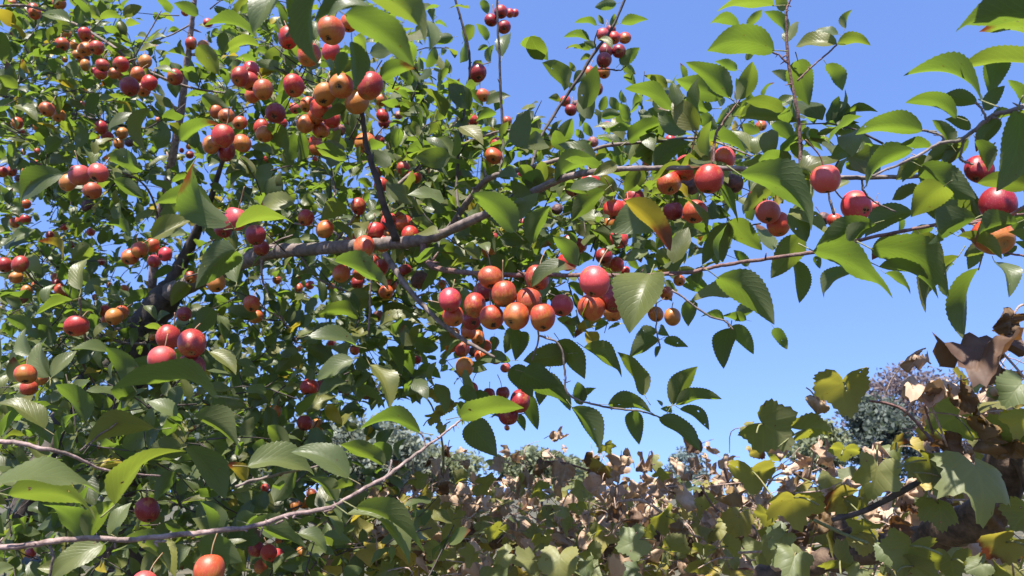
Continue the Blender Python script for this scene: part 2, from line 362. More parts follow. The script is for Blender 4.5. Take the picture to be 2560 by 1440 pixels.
# leaves large enough to trace: base x y, tip x y, apparent width, how it takes the light (u from below, s from above, m edge-on, d shaded, y yellowing)[, distance]
LEAVES_RIGHT = """
2610 35 2390 80 70 d;2610 75 2447 80 50 u;2610 165 2400 170 60 m;2452 250 2258 190 52 u;2500 138 2473 238 86 u;2442 258 2342 248 46 d
2392 293 2263 257 54 m;2307 327 2138 337 58 m;2282 374 2167 470 48 m;2327 368 2250 361 28 m;2402 355 2308 412 58 d;2362 465 2277 543 100 u
2300 415 2440 498 92 m;2353 562 2422 480 52 s;2545 278 2490 480 106 m;2575 270 2520 200 36 u;2590 330 2550 275 36 u;2470 306 2542 284 26 d
2462 276 2512 214 48 d;2292 400 2256 456 28 d;2427 322 2362 298 34 d;2610 562 2518 540 58 u;2490 562 2446 524 32 m;2430 562 2385 534 22 s
2590 660 2535 604 36 m;2510 642 2542 614 26 d;2560 380 2600 480 60 d;2570 500 2545 440 40 s;2420 470 2460 560 50 d;2440 350 2470 430 40 d
2575 468 2442 458 56 d .78;2395 590 2505 648 44 d .8;2545 556 2440 612 36 d .78;2330 400 2240 450 46 m;2440 545 2360 600 48 d .8;2600 620 2520 580 40 m .76;2300 470 2230 500 34 d
2420 345 2350 420 50 d;2380 365 2330 300 36 m;2500 300 2440 380 56 d;2540 290 2580 380 60 m;2450 560 2400 480 44 u;2380 570 2300 520 44 d;2300 585 2360 660 50 d;2250 590 2180 650 44 d;2120 610 2190 560 40 m;2560 545 2500 620 50 d;2480 610 2410 640 36 m;2560 420 2510 330 50 u;2330 565 2280 620 40 d
"""
LEAVES_LOW = """
-10 1212 258 1242 68 s;20 1238 238 1302 52 u;200 1352 104 1260 48 u;222 1348 290 1252 56 u;288 1262 466 1128 38 m;285 1348 330 1256 62 s
352 1346 438 1445 50 s;303 1350 424 1432 36 u;258 1362 126 1450 86 s;-25 1445 36 1418 62 s;500 1350 606 1406 66 m;216 1052 138 962 60 u
2 1092 102 1003 32 u;112 1072 -8 1008 46 s;160 1076 196 1034 16 u;392 1074 214 1112 62 d;545 990 276 976 58 d;486 1040 597 1127 46 m
468 1116 563 1248 70 d;616 1202 558 1160 36 y;525 1336 500 1254 20 u;594 1322 642 1288 36 u;455 1120 352 1152 58 d;432 1178 388 1252 46 d
442 1040 368 1004 40 s;-4 1204 40 1184 22 u;618 1166 787 1190 92 s;872 1195 727 1130 66 s;962 1162 850 1112 46 u;975 1152 935 1108 42 u
1000 1150 1020 1095 18 d;842 1256 775 1194 36 m;815 1254 850 1304 42 s;868 1284 1022 1412 68 s;890 1270 1062 1386 40 m;622 1310 766 1372 46 u
745 1334 816 1380 50 s;815 1290 850 1342 34 s;880 1204 828 1222 26 u;1052 1082 898 1074 40 m;1148 1042 1310 1020 52 u;1172 1058 1243 1142 74 d
1192 1002 1152 968 42 d;1160 1050 1150 1002 30 u;720 1122 670 1064 50 m
720 -45 632 82 108 s .55;782 -35 724 48 50 s .56;795 -30 800 166 66 d .52;945 -20 786 52 66 d .5;922 14 818 44 26 s .48;870 -40 1062 112 92 u .5
862 36 1036 168 80 u .54;1052 48 1072 128 30 s .56;880 104 886 226 54 d .6;862 130 845 192 44 d .62;805 155 832 182 14 s .6;890 90 916 130 46 u .7
"""
LEAVES_MAIN = """
2033 627 2232 746 66 m;2178 622 2372 742 98 d;2198 666 2346 748 38 u;2213 683 2276 736 22 m;2396 640 2314 782 46 d;2384 660 2380 748 22 s
2182 560 2040 617 68 d;2282 530 2162 594 62 d;2246 577 2236 534 13 u;2132 680 2060 746 36 m;1985 650 1998 758 48 d;2002 588 1927 696 74 m
2040 640 2050 672 20 d;2447 670 2410 850 56 m;2487 655 2522 744 46 s;2440 615 2420 674 46 d
1850 436 2028 578 86 m;1825 550 1905 626 56 u;1792 588 1755 662 58 d;1772 602 1712 562 42 u;1817 556 1807 656 60 d;1765 545 1762 592 17 s
1932 626 1890 560 36 s;1870 666 1834 625 26 d;1793 693 1936 812 88 m;1862 740 1726 754 44 s;1890 770 1842 796 34 d;1866 800 1805 790 22 m
1826 820 1809 922 56 d;1828 815 1884 886 44 m;1935 820 1968 874 32 m;1810 800 1752 792 20 m;1626 686 1574 834 124 s .84;1562 502 1676 628 60 y .86
1665 545 1700 634 42 s;1512 476 1427 554 50 d;1566 610 1480 577 54 m;1583 544 1546 586 36 d;1613 550 1570 598 36 u;1513 672 1525 627 18 u
1597 612 1651 641 26 m;1620 630 1554 651 26 s;1677 656 1640 634 36 u;1680 646 1711 634 26 u;1690 685 1739 674 22 d;1714 696 1776 728 30 u
1706 714 1766 743 26 u;1330 611 1376 514 56 u;1330 600 1379 612 42 u;1385 626 1395 566 34 u;1340 510 1406 515 17 u;1415 540 1425 496 26 u
1375 695 1422 705 17 m;1420 708 1458 741 25 m;1443 655 1485 645 32 d;1505 796 1436 846 26 y;1394 795 1434 846 30 u
1298 830 1288 902 62 d;1420 884 1308 902 62 d;1398 850 1462 948 56 d;1308 930 1402 966 68 d;1278 918 1332 994 66 d;1372 930 1348 1014 58 d;1328 962 1424 1012 58 d
1460 868 1554 944 44 m;1612 988 1543 880 44 m;1648 850 1572 900 40 m;1643 830 1587 848 34 d;1660 850 1721 868 28 d;1650 820 1673 840 24 d
1650 865 1639 894 15 d;1680 1012 1744 916 50 d;1450 1012 1444 954 36 m;1452 1012 1491 970 20 m;1430 1018 1500 1126 56 m;1520 1012 1628 1032 46 m
1580 1028 1598 1112 50 m;1648 1045 1752 1130 50 d;1700 1022 1773 1076 38 d;1690 1012 1805 998 40 m;1680 1026 1651 1022 20 m;1655 1016 1641 1000 10 s
1380 970 1426 1027 36 m;1310 984 1344 1075 42 m;1290 1035 1312 1078 22 d;925 912 973 1022 60 s;893 1010 885 1052 26 d;905 1014 900 1046 14 d
895 1070 864 1064 26 d;1010 1030 982 1022 13 d;895 970 962 1022 22 d
0 906 10 788 66 s;80 822 15 794 46 u;75 890 65 820 48 s;124 942 118 842 52 s;130 942 192 878 56 s;0 988 36 934 46 s;282 886 176 874 30 s
330 962 264 868 56 m;420 942 334 898 60 d;202 724 222 646 72 s;213 736 270 696 38 s;115 758 140 710 50 s;182 750 90 786 30 u;195 748 160 714 36 u
380 596 492 544 56 s;410 600 472 590 30 s;537 526 388 508 50 u;576 560 490 398 76 m;590 626 488 722 84 d;592 706 626 618 62 s
590 570 736 560 32 u;373 735 309 752 38 d;430 666 384 696 26 d;470 710 428 766 40 d;360 765 391 800 36 s;530 770 478 842 56 d;535 788 561 850 42 s
525 880 590 938 44 s;605 924 642 951 30 s;315 558 302 502 36 s;340 556 384 524 38 s;325 590 261 560 26 u;208 556 161 554 18 u;180 650 229 614 40 u
155 650 94 604 17 y;30 606 90 574 34 s;250 611 256 574 30 d;160 434 53 506 58 m;345 412 257 394 46 u;386 400 339 398 21 u;284 450 362 496 42 u
200 390 161 361 26 s;230 411 210 369 26 s;235 386 284 346 25 s;494 114 546 187 60 u;496 36 434 8 36 u;640 96 511 64 30 u;650 115 556 136 30 u
560 80 560 136 32 d;465 141 419 130 18 u;450 100 462 131 15 d;535 20 576 26 30 d;560 170 566 216 36 u;515 232 462 243 17 u;504 240 576 276 46 m
450 352 547 310 38 u;430 456 494 440 19 u;475 345 516 386 36 m;175 55 104 38 26 s;120 30 79 25 15 u;185 -2 226 56 30 u;214 35 252 46 26 u
250 46 306 44 21 u;375 270 364 376 42 d;245 234 219 291 32 d;158 350 114 376 40 d;343 92 369 95 13 s;376 141 370 114 13 d;5 152 5 79 56 d
75 182 57 147 17 y;172 38 186 28 10 y
1133 93 1079 108 34 m;950 196 1042 170 46 u;985 371 1000 322 42 u;990 366 1029 324 40 s;1050 374 1091 426 52 u;1182 430 1096 441 24 u
1165 440 1191 481 36 u;1210 451 1260 466 42 u;1200 456 1202 399 24 m;935 341 940 296 17 u;670 310 719 386 46 u;895 450 931 471 19 u
986 456 949 420 30 u;1203 267 1222 314 23 m;1170 230 1208 266 22 d;1125 184 1115 147 22 m;1222 156 1235 111 21 m;1220 116 1194 126 15 u
1256 141 1276 84 32 s;1160 101 1186 64 36 m;1218 101 1189 59 24 u;1204 0 1220 36 30 d
1541 8 1487 18 30 m;1553 58 1620 49 26 m;1492 62 1436 57 19 m;1474 101 1409 93 24 m;1490 116 1459 104 21 m;1475 125 1434 120 17 m;1455 125 1414 123 9 m
1478 140 1451 151 15 d;1438 179 1423 154 17 m;1530 70 1536 34 28 m;1510 60 1496 37 15 d;1497 99 1531 123 25 s .9;1550 160 1599 119 42 m
1557 165 1589 186 23 u;1565 185 1591 216 32 m;1437 226 1420 204 15 m;1400 245 1371 245 21 d
1935 14 1792 29 38 u;1848 66 1774 60 28 m;1868 63 1906 24 30 u;1936 126 1767 128 78 m;1865 150 1887 124 22 u;1843 173 1786 154 27 m
1826 246 1714 156 58 u;1811 241 1689 199 62 u;1848 250 1881 154 62 u;1710 201 1700 157 17 u;1781 272 1667 287 46 m;1686 276 1562 222 44 m
1745 285 1796 322 42 d;1850 291 1992 303 62 u;1814 320 1861 254 38 d;1800 266 1785 229 17 s;1570 353 1662 303 44 m;1560 351 1482 319 27 s
1556 379 1489 345 27 u;1385 371 1431 296 52 u;1365 381 1307 322 50 u;1360 389 1274 380 30 u;1385 416 1411 369 42 u;1387 455 1510 414 48 m
1590 406 1592 337 34 s;1548 416 1574 377 32 u;1545 413 1514 377 24 u;1635 416 1727 354 56 d;1632 401 1656 354 26 u;1554 424 1617 472 48 d
1745 356 1868 386 32 u;1899 331 1849 311 27 u;1886 386 1829 329 46 s;1890 386 1917 329 46 s;1500 276 1515 239 27 u;1500 291 1552 285 30 m
1570 301 1549 259 36 u;1575 306 1560 279 27 u;1565 256 1553 224 17 m;1480 341 1462 304 24 u;1460 346 1439 324 23 u
1960 28 1940 -16 36 m;1966 86 1909 29 32 u;1969 106 1991 54 24 s;2092 110 1990 116 52 s;1994 150 2023 264 82 u;2066 160 2106 227 40 m
1975 196 1929 178 25 m;1987 247 2032 277 25 u;2015 301 1990 346 23 m;1929 308 1986 362 37 d;2096 86 2034 80 22 s;2093 109 2177 114 36 m
2112 71 2131 24 22 m;2008 366 2057 378 19 m;1985 386 2042 421 37 s;2121 451 2065 481 32 s
835 653 972 726 48 u;1288 580 1176 484 72 u;1131 526 1053 505 30 u;1151 591 1097 529 46 u;1173 526 1119 484 42 u;1164 575 1237 632 40 u
1150 646 1084 604 42 u;1146 641 1134 579 36 s;1190 671 1192 628 21 m;1271 650 1198 702 52 d;1061 668 1076 717 36 s;1055 735 1079 759 23 m
907 566 954 529 40 s;833 548 835 498 36 s;852 530 886 540 15 u;736 511 648 526 44 s;755 496 786 511 36 u;790 601 744 600 34 s;895 576 900 534 21 y
926 740 844 776 52 d;896 792 798 786 42 m;950 811 1037 789 34 s;960 776 1032 780 27 m;891 866 756 850 40 s;765 826 791 779 40 s;899 886 965 864 23 u
883 900 791 951 50 s;945 880 981 906 23 s;970 866 1001 937 36 d;1000 876 1031 937 42 u;1030 851 1096 870 42 m;1131 880 1104 927 10 d
1050 914 1102 946 30 u;1105 836 1059 825 19 m;745 880 689 931 52 d;835 901 764 869 46 d;640 890 679 901 23 u;1276 902 1178 918 30 d;1235 841 1230 881 26 d
1295 822 1262 884 48 d;1120 170 1098 215 24 u;1090 230 1060 265 24 u;1100 300 1070 340 26 u;1062 250 1030 225 24 m;1010 215 1040 235 22 u
"""
# branches: x y width, first and last with distance
BRANCHES_MAIN = """
trunk: 300 1500 116 2.75;312 1200 104 2.7;322 960 92 2.68;348 850 84 2.66;398 765 76 2.63;432 725 64 2.6
branch: 420 735 58 2.62;520 692 50 2.35;650 641 44 1.9;700 631 41 1.82;760 628 39 1.74;860 619 38 1.6;960 613 36 1.5;1060 605 33 1.43;1110 590 29 1.4;1180 556 26 1.35;1240 530 24 1.3;1310 494 23 1.26;1370 465 22 1.2;1440 443 20 1.15;1530 428 16 1.1;1620 424 15 1.08;1720 421 14 1.06;1850 424 14 1.04;1985 435 15 1.02;2060 441 13 1.01;2140 447 13 1;2260 443 12 1;2350 440 10 1
branch: 398 770 44 2.63;468 630 34 2.6;500 560 24 2.55;532 480 16 2.5;560 390 12 2.45;600 300 8 2.4
branch: 40 1300 62 2.1;105 1150 62 2.15;155 1030 54 2.25;230 930 40 2.45;300 890 30 2.62
branch: 380 720 24 2.63;397 560 22 2.62;416 470 22 2.6;440 345 21 2.58;455 250 20 2.56;467 150 18 2.54;480 60 14 2.52;489 -10 12 2.5;492 -80 8 2.5
branch: 990 600 24 1.45;960 520 21 1.43;940 440 18 1.42;918 368 15 1.41;906 290 13 1.4;893 250 8 1.4
branch: 962 635 20 1.46;1010 708 16 1.42;1060 768 15 1.4;1110 814 14 1.38;1170 856 12 1.36;1236 893 7 1.35
branch: 1058 606 24 1.43;1066 650 21 1.4;1092 672 17 1.36;1150 680 16 1.28;1290 686 14 1.1;1400 688 12 1.02;1480 687 12 .97;1560 690 12 .95;1690 686 12 .93;1760 675 11 .92;1820 661 11 .91;1930 645 11 .9;2050 627 11 .89;2150 598 11 .88;2250 580 11 .87;2340 567 11 .86;2420 558 10 .85;2520 541 8 .85;2620 524 6 .85
branch: 2395 562 9 .855;2432 600 8 .85;2490 630 7 .85;2580 642 6 .85
branch: 1985 434 14 1.02;2003 396 11 1.02;2000 330 10 1.02;1991 280 10 1.02;1978 210 9 1.02;1966 150 9 1.02;1964 60 8 1.02;1969 18 7 1.02;1988 -20 5 1.02
branch: 1969 158 6 1.02;1950 142 5 1.02;1924 127 4 1.02
branch: 1995 200 6 1.02;2040 160 5 1.02;2092 112 4 1.02
branch: 1784 420 9 1.06;1789 345 8 1.07;1804 315 7 1.08;1822 288 6 1.08;1850 250 4 1.08
branch: 1310 494 14 1.5;1345 360 9 1.65;1385 290 9 1.7;1440 210 9 1.7;1490 130 9 1.7;1530 70 8 1.7;1562 0 7 1.7;1582 -50 6 1.7
branch: 1480 172 5 1.7;1510 172 5 1.68;1548 176 4 1.66;1565 165 3 1.66
branch: 1490 125 4 1.7;1488 100 4 1.68;1495 75 3 1.66
branch: 1135 -20 6 1.75;1155 62 7 1.75;1172 130 7 1.75;1173 200 8 1.75;1161 270 8 1.75;1149 350 8 1.72;1145 410 8 1.7;1142 480 8 1.65;1150 560 7 1.5
branch: 1243 -20 6 1.75;1246 80 7 1.75;1248 140 7 1.75;1250 220 8 1.75;1255 300 8 1.75;1257 380 8 1.72;1250 430 8 1.6
branch: 985 470 11 1.6;1060 410 9 1.62;1130 371 8 1.65;1200 342 7 1.7;1256 328 6 1.72;1306 322 4 1.75
branch: 1110 590 18 1.6;1205 457 17 1.55;1280 428 15 1.5;1340 414 14 1.5;1460 381 12 1.5;1530 360 11 1.5;1640 352 9 1.5;1760 345 7 1.5;1880 390 6 1.4
branch: -20 14 8 2.2;80 16 8 2.2;180 55 8 2.18;222 76 9 2.16;282 116 10 2.14;330 155 8 2.14;400 190 8 2.15;470 216 7 2.18;530 228 6 2.2;610 236 5 2.2
branch: 330 155 5 2.14;352 115 4 2.14;372 80 4 2.14;403 27 3 2.14
branch: 472 63 5 2.52;420 90 4 2.5;371 107 3 2.5
branch: -20 232 9 2.7;100 264 8 2.7;200 290 8 2.66;330 318 7 2.62;440 326 6 2.6
branch: 260 424 6 2;330 441 6 2.1;376 482 6 2.3;400 560 7 2.6
branch: 75 402 5 2.6;120 420 5 2.6;172 440 4 2.4
branch: 60 675 6 2.1;100 716 6 2.2;180 760 7 2.4;300 830 8 2.6
branch: 200 745 6 1.75;206 800 7 1.8;216 850 9 2;225 852 11 2.1;283 828 12 2.4;325 815 12 2.66
branch: 192 884 8 2;210 915 8 2.1;236 962 7 2.2
branch: 260 840 8 2.2;310 857 8 2.3;366 860 7 2.5
branch: 655 650 7 1.8;660 706 6 1.8;698 780 6 1.8;733 848 6 1.8;752 856 4 1.8
branch: 632 752 5 1.75;665 775 5 1.76;702 798 5 1.78;740 852 5 1.8
branch: 930 640 7 1.5;926 720 6 1.5;922 800 6 1.5;918 840 5 1.5
branch: 752 640 7 1.75;790 690 6 1.75;830 715 6 1.75;875 732 5 1.75
branch: 736 558 6 1.7;800 566 6 1.66;830 578 6 1.64;864 600 6 1.6
branch: 888 536 6 1.6;860 575 6 1.6;832 612 7 1.63
branch: 640 640 9 1.9;690 604 7 1.85;732 588 5 1.85
branch: 838 500 5 1.5;832 440 5 1.6;820 350 5 1.7
branch: 1350 840 6 1.1;1400 862 6 1.1;1416 930 6 1.1;1420 985 6 1.1;1470 1009 6 1.1;1540 1026 6 1.1;1600 1031 5 1.1;1650 1041 4 1.1;1692 1052 3 1.1
branch: 1310 690 8 1.1;1330 760 7 1.12;1345 840 6 1.12;1330 900 5 1.12
branch: 1680 727 6 .97;1720 755 6 .97;1765 788 6 .97;1812 806 5 .97;1832 824 4 .97
branch: 1638 690 4 1.1;1640 800 4 1.1;1644 838 4 1.1;1650 866 3 1.1
branch: 2076 500 6 1;2084 535 7 1;2070 470 5 1;2062 445 4 1
branch: 2155 448 6 1;2165 480 6 1;2200 512 5 1;2240 530 4 1
"""
BRANCHES_LOW = """
branch: -300 1392 21.8 .72;-60 1375 17.6 .72;60 1368 16.8 .72;130 1357 16.8 .72;230 1355 15.1 .73;330 1358 15.1 .74;430 1351 15.1 .75;540 1340 14.3 .76;630 1325 13.4 .77;720 1298 13.4 .79;810 1280 12.6 .8;880 1245 11.8 .82;960 1200 10.9 .85;1010 1165 10.1 .87;1070 1120 8.4 .9;1120 1080 6.7 .92;1170 1040 5.9 .94;1232 1000 4.2 .95
branch: 126 1362 9 .72;131 1395 8 .72;118 1460 7 .72
branch: -300 1080 18 .9;-20 1103 14 .9;60 1110 14 .9;110 1123 13 .9;180 1140 10 .92;270 1175 7 .95;400 1190 5 1
branch: 590 1217 8 .95;640 1200 8 .96;700 1184 7 .97;765 1172 6 .98;812 1160 4 1
branch: 200 1128 6 .9;250 1085 5 .9;300 1050 4 .9
branch: 780 -260 16 .56;768 -40 11 .56;745 30 9 .56;728 60 8 .56;718 90 6 .57
branch: 960 1203 7 .85;972 1175 6 .86;978 1150 5 .87
branch: 1062 1122 5 .9;1060 1100 5 .9;1050 1080 4 .9
"""
BRANCHES_RIGHT = """
branch: 2760 180 24 .78;2600 254 16 .76;2540 273 14 .75;2487 290 13 .75;2467 304 12 .75;2413 344 11 .75;2353 361 9 .75;2283 396 8 .75;2203 430 6 .75;2180 440 4 .75
branch: 2413 344 6 .75;2402 390 5 .76;2420 400 5 .77;2432 410 4 .78
branch: 2353 361 5 .75;2356 345 4 .75;2330 332 4 .75;2306 326 3 .75
branch: 2470 303 5 .75;2452 268 4 .75;2440 256 3 .75
branch: 2620 480 12 .8;2560 520 9 .82;2500 545 7 .84;2400 562 6 .85
"""
# vine leaves: centre x y, size, kind (u s m d y green and yellowing, w dry pale, b dry brown)[, distance]
VINE_NEAR = """
2450 1195 215 s .82;2108 970 150 u 1.05;2045 1005 85 w 1.1;1925 1070 150 d 1.1;2025 1070 105 u 1.1;2110 1128 75 u 1.1;2185 1135 75 w 1.3;2375 1050 170 d 1.0
2450 870 230 b .8 flat;2530 808 110 b .82;2497 930 110 b .9;2540 975 110 s .7;2500 1005 150 u .95 flat;2455 950 55 w .9;2325 970 130 w .95 flat;2330 990 140 w .96 flat
2288 905 95 w 1.0;2190 1190 130 m 1.05;2092 1240 100 y 1.1;2150 1255 85 d 1.1;1985 1255 150 u 1.15;1880 1185 130 u 1.25;1950 1345 80 s 1.2;1982 1407 110 s 1.1
2160 1318 95 u 1.1;2165 1345 90 s 1.1;2225 1383 75 s 1.0;2270 1378 140 d .95;2500 1362 130 y .9;2445 1415 70 s .9;2108 1405 115 d 1.05;2140 1430 60 s 1.05
2530 1090 140 d .95;2330 1160 120 d 1.0;2350 1270 110 d 1.0;2560 1290 110 d .9;2260 1240 70 w 1.3;2225 1275 80 w 1.3;2290 1215 70 w 1.3;2180 1290 60 w 1.3
2120 1210 60 w 1.3;2060 1130 70 w 1.4;1960 1120 70 w 1.4;2010 1160 60 w 1.4;2460 1110 100 b .95;2540 1120 110 b .95;2330 1080 70 y 1.1;2245 1105 55 y 1.2
2300 1420 100 d .95;2380 1410 110 d .95;2500 1440 110 d .9;2050 1310 90 b 1.2;1920 1290 80 u 1.2;1900 1250 70 w 1.3;2410 990 90 b .95;2200 1160 60 w 1.3
2440 1060 120 b .95;2380 1120 110 b 1.0;2480 1290 100 b 1.0;2555 1050 110 u .9;2240 1320 80 b 1.1;2350 1200 90 d 1.0
"""
VINE_FAR = """
1582 1356 95 s;1688 1376 90 u;1398 1408 110 s;1318 1402 85 s;1464 1418 60 s;1588 1430 70 s;1495 1222 90 w;1557 1160 85 w;1512 1172 80 y;1612 1170 75 w
1695 1162 55 w;1655 1187 55 u;1817 1153 62 w;1807 1196 60 w;1722 1250 105 w;1588 1237 65 w;1587 1304 66 b;1653 1297 100 u;1768 1270 75 u;1845 1303 100 m
1780 1310 58 w;1398 1217 65 w;1343 1224 66 u;1352 1172 62 b;1405 1170 70 w;1477 1152 55 b;1515 1118 50 u;1398 1092 52 w;1898 1128 55 y;1350 1345 60 u
1497 1325 52 u;1445 1265 52 u;1413 1280 50 s;1170 1155 45 w;1090 1160 50 w;1117 1132 52 b;1147 1198 55 u;1212 1207 75 u;1060 1235 60 y;1048 1202 55 d
1128 1310 95 d;1240 1160 50 w;1290 1150 45 w;1250 1230 50 w;1210 1260 55 w;1320 1270 55 w;1420 1320 60 d;1540 1280 60 b;1620 1330 50 u;1700 1330 60 b
1760 1370 60 u;1830 1370 70 d;1480 1380 60 d;1240 1330 70 u;1180 1390 70 d;1260 1390 60 s;1090 1380 70 d;1020 1320 60 u;1540 1195 50 w;1640 1225 55 w
1090 985 50 u 1.6;1112 1015 55 u 1.6;1085 1040 50 u 1.6;1068 975 36 u 1.6;1105 1070 34 m 1.6;1128 1010 34 u 1.6
"""
# how much leaf fills each 80 pixel cell of the photograph (0 open sky, 9 closed)
FILL = """
88853135542221220010000000000000
88883137754252220000000000000000
88886345776467320000000000000000
88886346777577521012332221000000
88876346777588754337777665400000
77774335555488875777776553000000
56775446666688876766654100000000
88744556666688877776653000000000
88843446555667777665430000000000
88885566566776421000000000000000
88887777777665311000000000000000
76778877776754210000000000000000
88889999887641112000000000000000
88999999865210000000000000000000
89999999876300000000000000000000
99999999987530000000000000000000
99999999998750000000000000000000
99999999999864000000000000000000
"""
VFILL = """
00000000000000000000000000000000
00000000000000000000000000000000
00000000000000000000000000000000
00000000000000000000000000000000
00000000000000000000000000000000
00000000000000000000000000000000
00000000000000000000000000000000
00000000000000000000000000000000
00000000000000000000000000000000
00000000000000000000000000000000
00000000000000000000000000000000
00000000000000000000000000000034
00000000000000000000000000000277
00000000000000000000000200000489
00000000000001222333223444434699
00000000002589999999999998887899
00000000026899999999999999999999
00000000258999999999999999999999
"""
# ---------------------------------------------------------------- ground
gx = np.concatenate([np.linspace(-900, -30, 8), np.linspace(-24, 24, 41), np.linspace(30, 900, 8)])
gy = np.concatenate([np.linspace(-60, -6, 5), np.linspace(-4, 30, 35), np.linspace(36, 1500, 10)])
GX, GY = np.meshgrid(gx, gy)
GZ = .05 * np.sin(GX * .9 + 1) * np.cos(GY * .7) * (np.abs(GX) < 28) * (GY < 34)
nn = len(gx)
gf = [(j * nn + i, j * nn + i + 1, (j + 1) * nn + i + 1, (j + 1) * nn + i) for j in range(len(gy) - 1) for i in range(nn - 1)]
gr = put("ground", mesh_of("ground", np.stack([GX.ravel(), GY.ravel(), GZ.ravel()], 1), gf, GROUND))
tag(gr, kind="structure", label="grassy brown orchard ground under the trees", cat="ground")

# ---------------------------------------------------------------- leaf geometry
def leaf_geo(B, A, N, k, arch, fold, nu, nv, wave=.12, serr=0.0):
    """B base, A axis, N upper normal (n,3); k width ratio, arch, fold (n,) -> V, F, uv of n ovate leaves"""
    n = len(B); L = np.linalg.norm(A, axis=1); y = A / L[:, None]
    N = N - y * np.sum(N * y, 1)[:, None]; z = N / (np.linalg.norm(N, axis=1)[:, None] + 1e-9); x = np.cross(y, z)
    u = np.linspace(0, 1, nu + 1); v = np.linspace(-1, 1, nv + 1)
    h = (u ** .58) * (1 - u) ** .92; h = h / h.max()
    if serr: h = h * (1 + serr * np.where(np.arange(nu + 1) % 2, 1, -1))
    h[0] = .03; h[-1] = 0.004
    U, W = np.meshgrid(u, v, indexing='ij'); H = np.repeat(h[:, None], nv + 1, 1)
    U = U.ravel(); W = W.ravel(); H = H.ravel()
    hw = .5 * (k * L)[:, None] * H[None]
    ph = rng.random((n, 1)) * 6.28; wf = 5 + 5 * rng.random((n, 1)); tw = (rng.random((n, 1)) - .5) * .7
    side = (rng.random((n, 1)) - .5) * .16
    X = hw * W * (1 - .25 * fold[:, None] ** 2 * np.abs(W)) + side * L[:, None] * 4 * U * (1 - U)
    Z = (arch * L)[:, None] * (4 * U * (1 - U)) + hw * np.abs(W) * fold[:, None] + wave * hw * W * W * np.sin(wf * U + ph + 2 * np.sign(W)) + tw * (U - .5) * hw * W
    Y = L[:, None] * U[None] + 0 * Z
    V = B[:, None, :] + X[..., None] * x[:, None, :] + Y[..., None] * y[:, None, :] + Z[..., None] * z[:, None, :]
    m = len(U); q = nv + 1
    f = np.array([(i * q + j, i * q + j + 1, (i + 1) * q + j + 1, (i + 1) * q + j) for i in range(nu) for j in range(nv)])
    F = (f[None] + (np.arange(n) * m)[:, None, None]).reshape(-1, 4)
    uv = np.tile(np.stack([.5 + .5 * W, U], 1), (n, 1))
    return V.reshape(-1, 3), F, uv, m

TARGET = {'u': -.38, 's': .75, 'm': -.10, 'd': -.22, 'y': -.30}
def place_leaf(bx, by, tx, ty, w, t, d, wide=False):
    """turn a leaf seen from (bx,by) to (tx,ty), w wide, into a base, axis and upper side that take the sun as t says"""
    L = math.hypot(tx - bx, ty - by); k = .50 + .10 * rng.random()
    if wide: k = min(.82, max(k, w / L))
    elif t == 's': w = min(w, .45 * L)
    P0 = at(bx, by, d); v = unit(P0 - CAM); pm = d / FPX
    best = None
    for sl in (0, .25, -.25, .5, -.5, .8, -.8, 1.1, -1.1):
        Lt = L * math.sqrt(1 + sl * sl); need = w / k
        if need > Lt * 1.25: continue
        c = min(1.0, need / Lt); rho = math.acos(c)
        A = at(tx, ty, d + sl * L * pm) - P0; a = unit(A)
        b = unit(np.cross(a, v)); cc = unit(np.cross(b, a))
        for sg in (1, -1):
            lat = math.cos(rho) * b + sg * math.sin(rho) * cc
            n = unit(np.cross(lat, a))
            if n @ v > 0: n = -n                  # towards the camera
            e = n @ SUN
            sc = abs(TARGET[t] - e) + .12 * abs(sl) + .05 * rng.random()
            if best is None or sc < best[0]: best = (sc, A, n if e > 0 else -n, k, c)
    if best is None:
        k = min(1.0, w / L); A = at(tx, ty, d) - P0; n = -unit(v - unit(A) * (v @ unit(A))); e = n @ SUN
        best = (0, A, n if e > 0 else -n, k, 1)
    return P0, best[1], best[2], best[3], best[4]
def parse_leaves(txt):
    out = []
    for e in txt.replace("\n", ";").split(";"):
        p = e.split()
        if not p: continue
        out.append((*map(float, p[:5]), p[5], float(p[6]) if len(p) > 6 else None))
    return out
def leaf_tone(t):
    tone = {'u': .75, 's': .88, 'm': .50, 'd': .12, 'y': .8}[t] + rng.normal(0, .14)  # leaf colour carries light: s and u painted brighter, shaded d darker
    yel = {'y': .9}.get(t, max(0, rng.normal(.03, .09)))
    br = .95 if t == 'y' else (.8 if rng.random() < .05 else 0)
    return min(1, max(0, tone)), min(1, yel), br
def hero_leaf(bag, P0, A, n, k, c, t, scale_px, loc):
    L = np.linalg.norm(A)
    arch = np.array([rng.uniform(.05, .17) * (1 if c > .7 else 1.35)]); fold = np.array([rng.uniform(.15, .62)])
    big = scale_px > 90
    nu, nv = (30, 8) if big else (18, 4)
    V, F, uv, m = leaf_geo(P0[None], A[None], n[None], np.array([k]), arch, fold, nu, nv, .14, .035 if big else .045)
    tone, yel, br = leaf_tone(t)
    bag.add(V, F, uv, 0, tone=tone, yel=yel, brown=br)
    a = unit(A)                                   # petiole
    q = np.array([P0 + a * L * .03, P0 - a * L * .10 - n * L * .01, P0 - a * L * .2 + np.array([0, 0, -.02 * L])])
    V, F, uv = tube(spline(q, 3), np.linspace(.011, .015, 7) * L * .75, 4)
    bag.add(V, F, uv, 1, tone=.5, yel=0, brown=0)

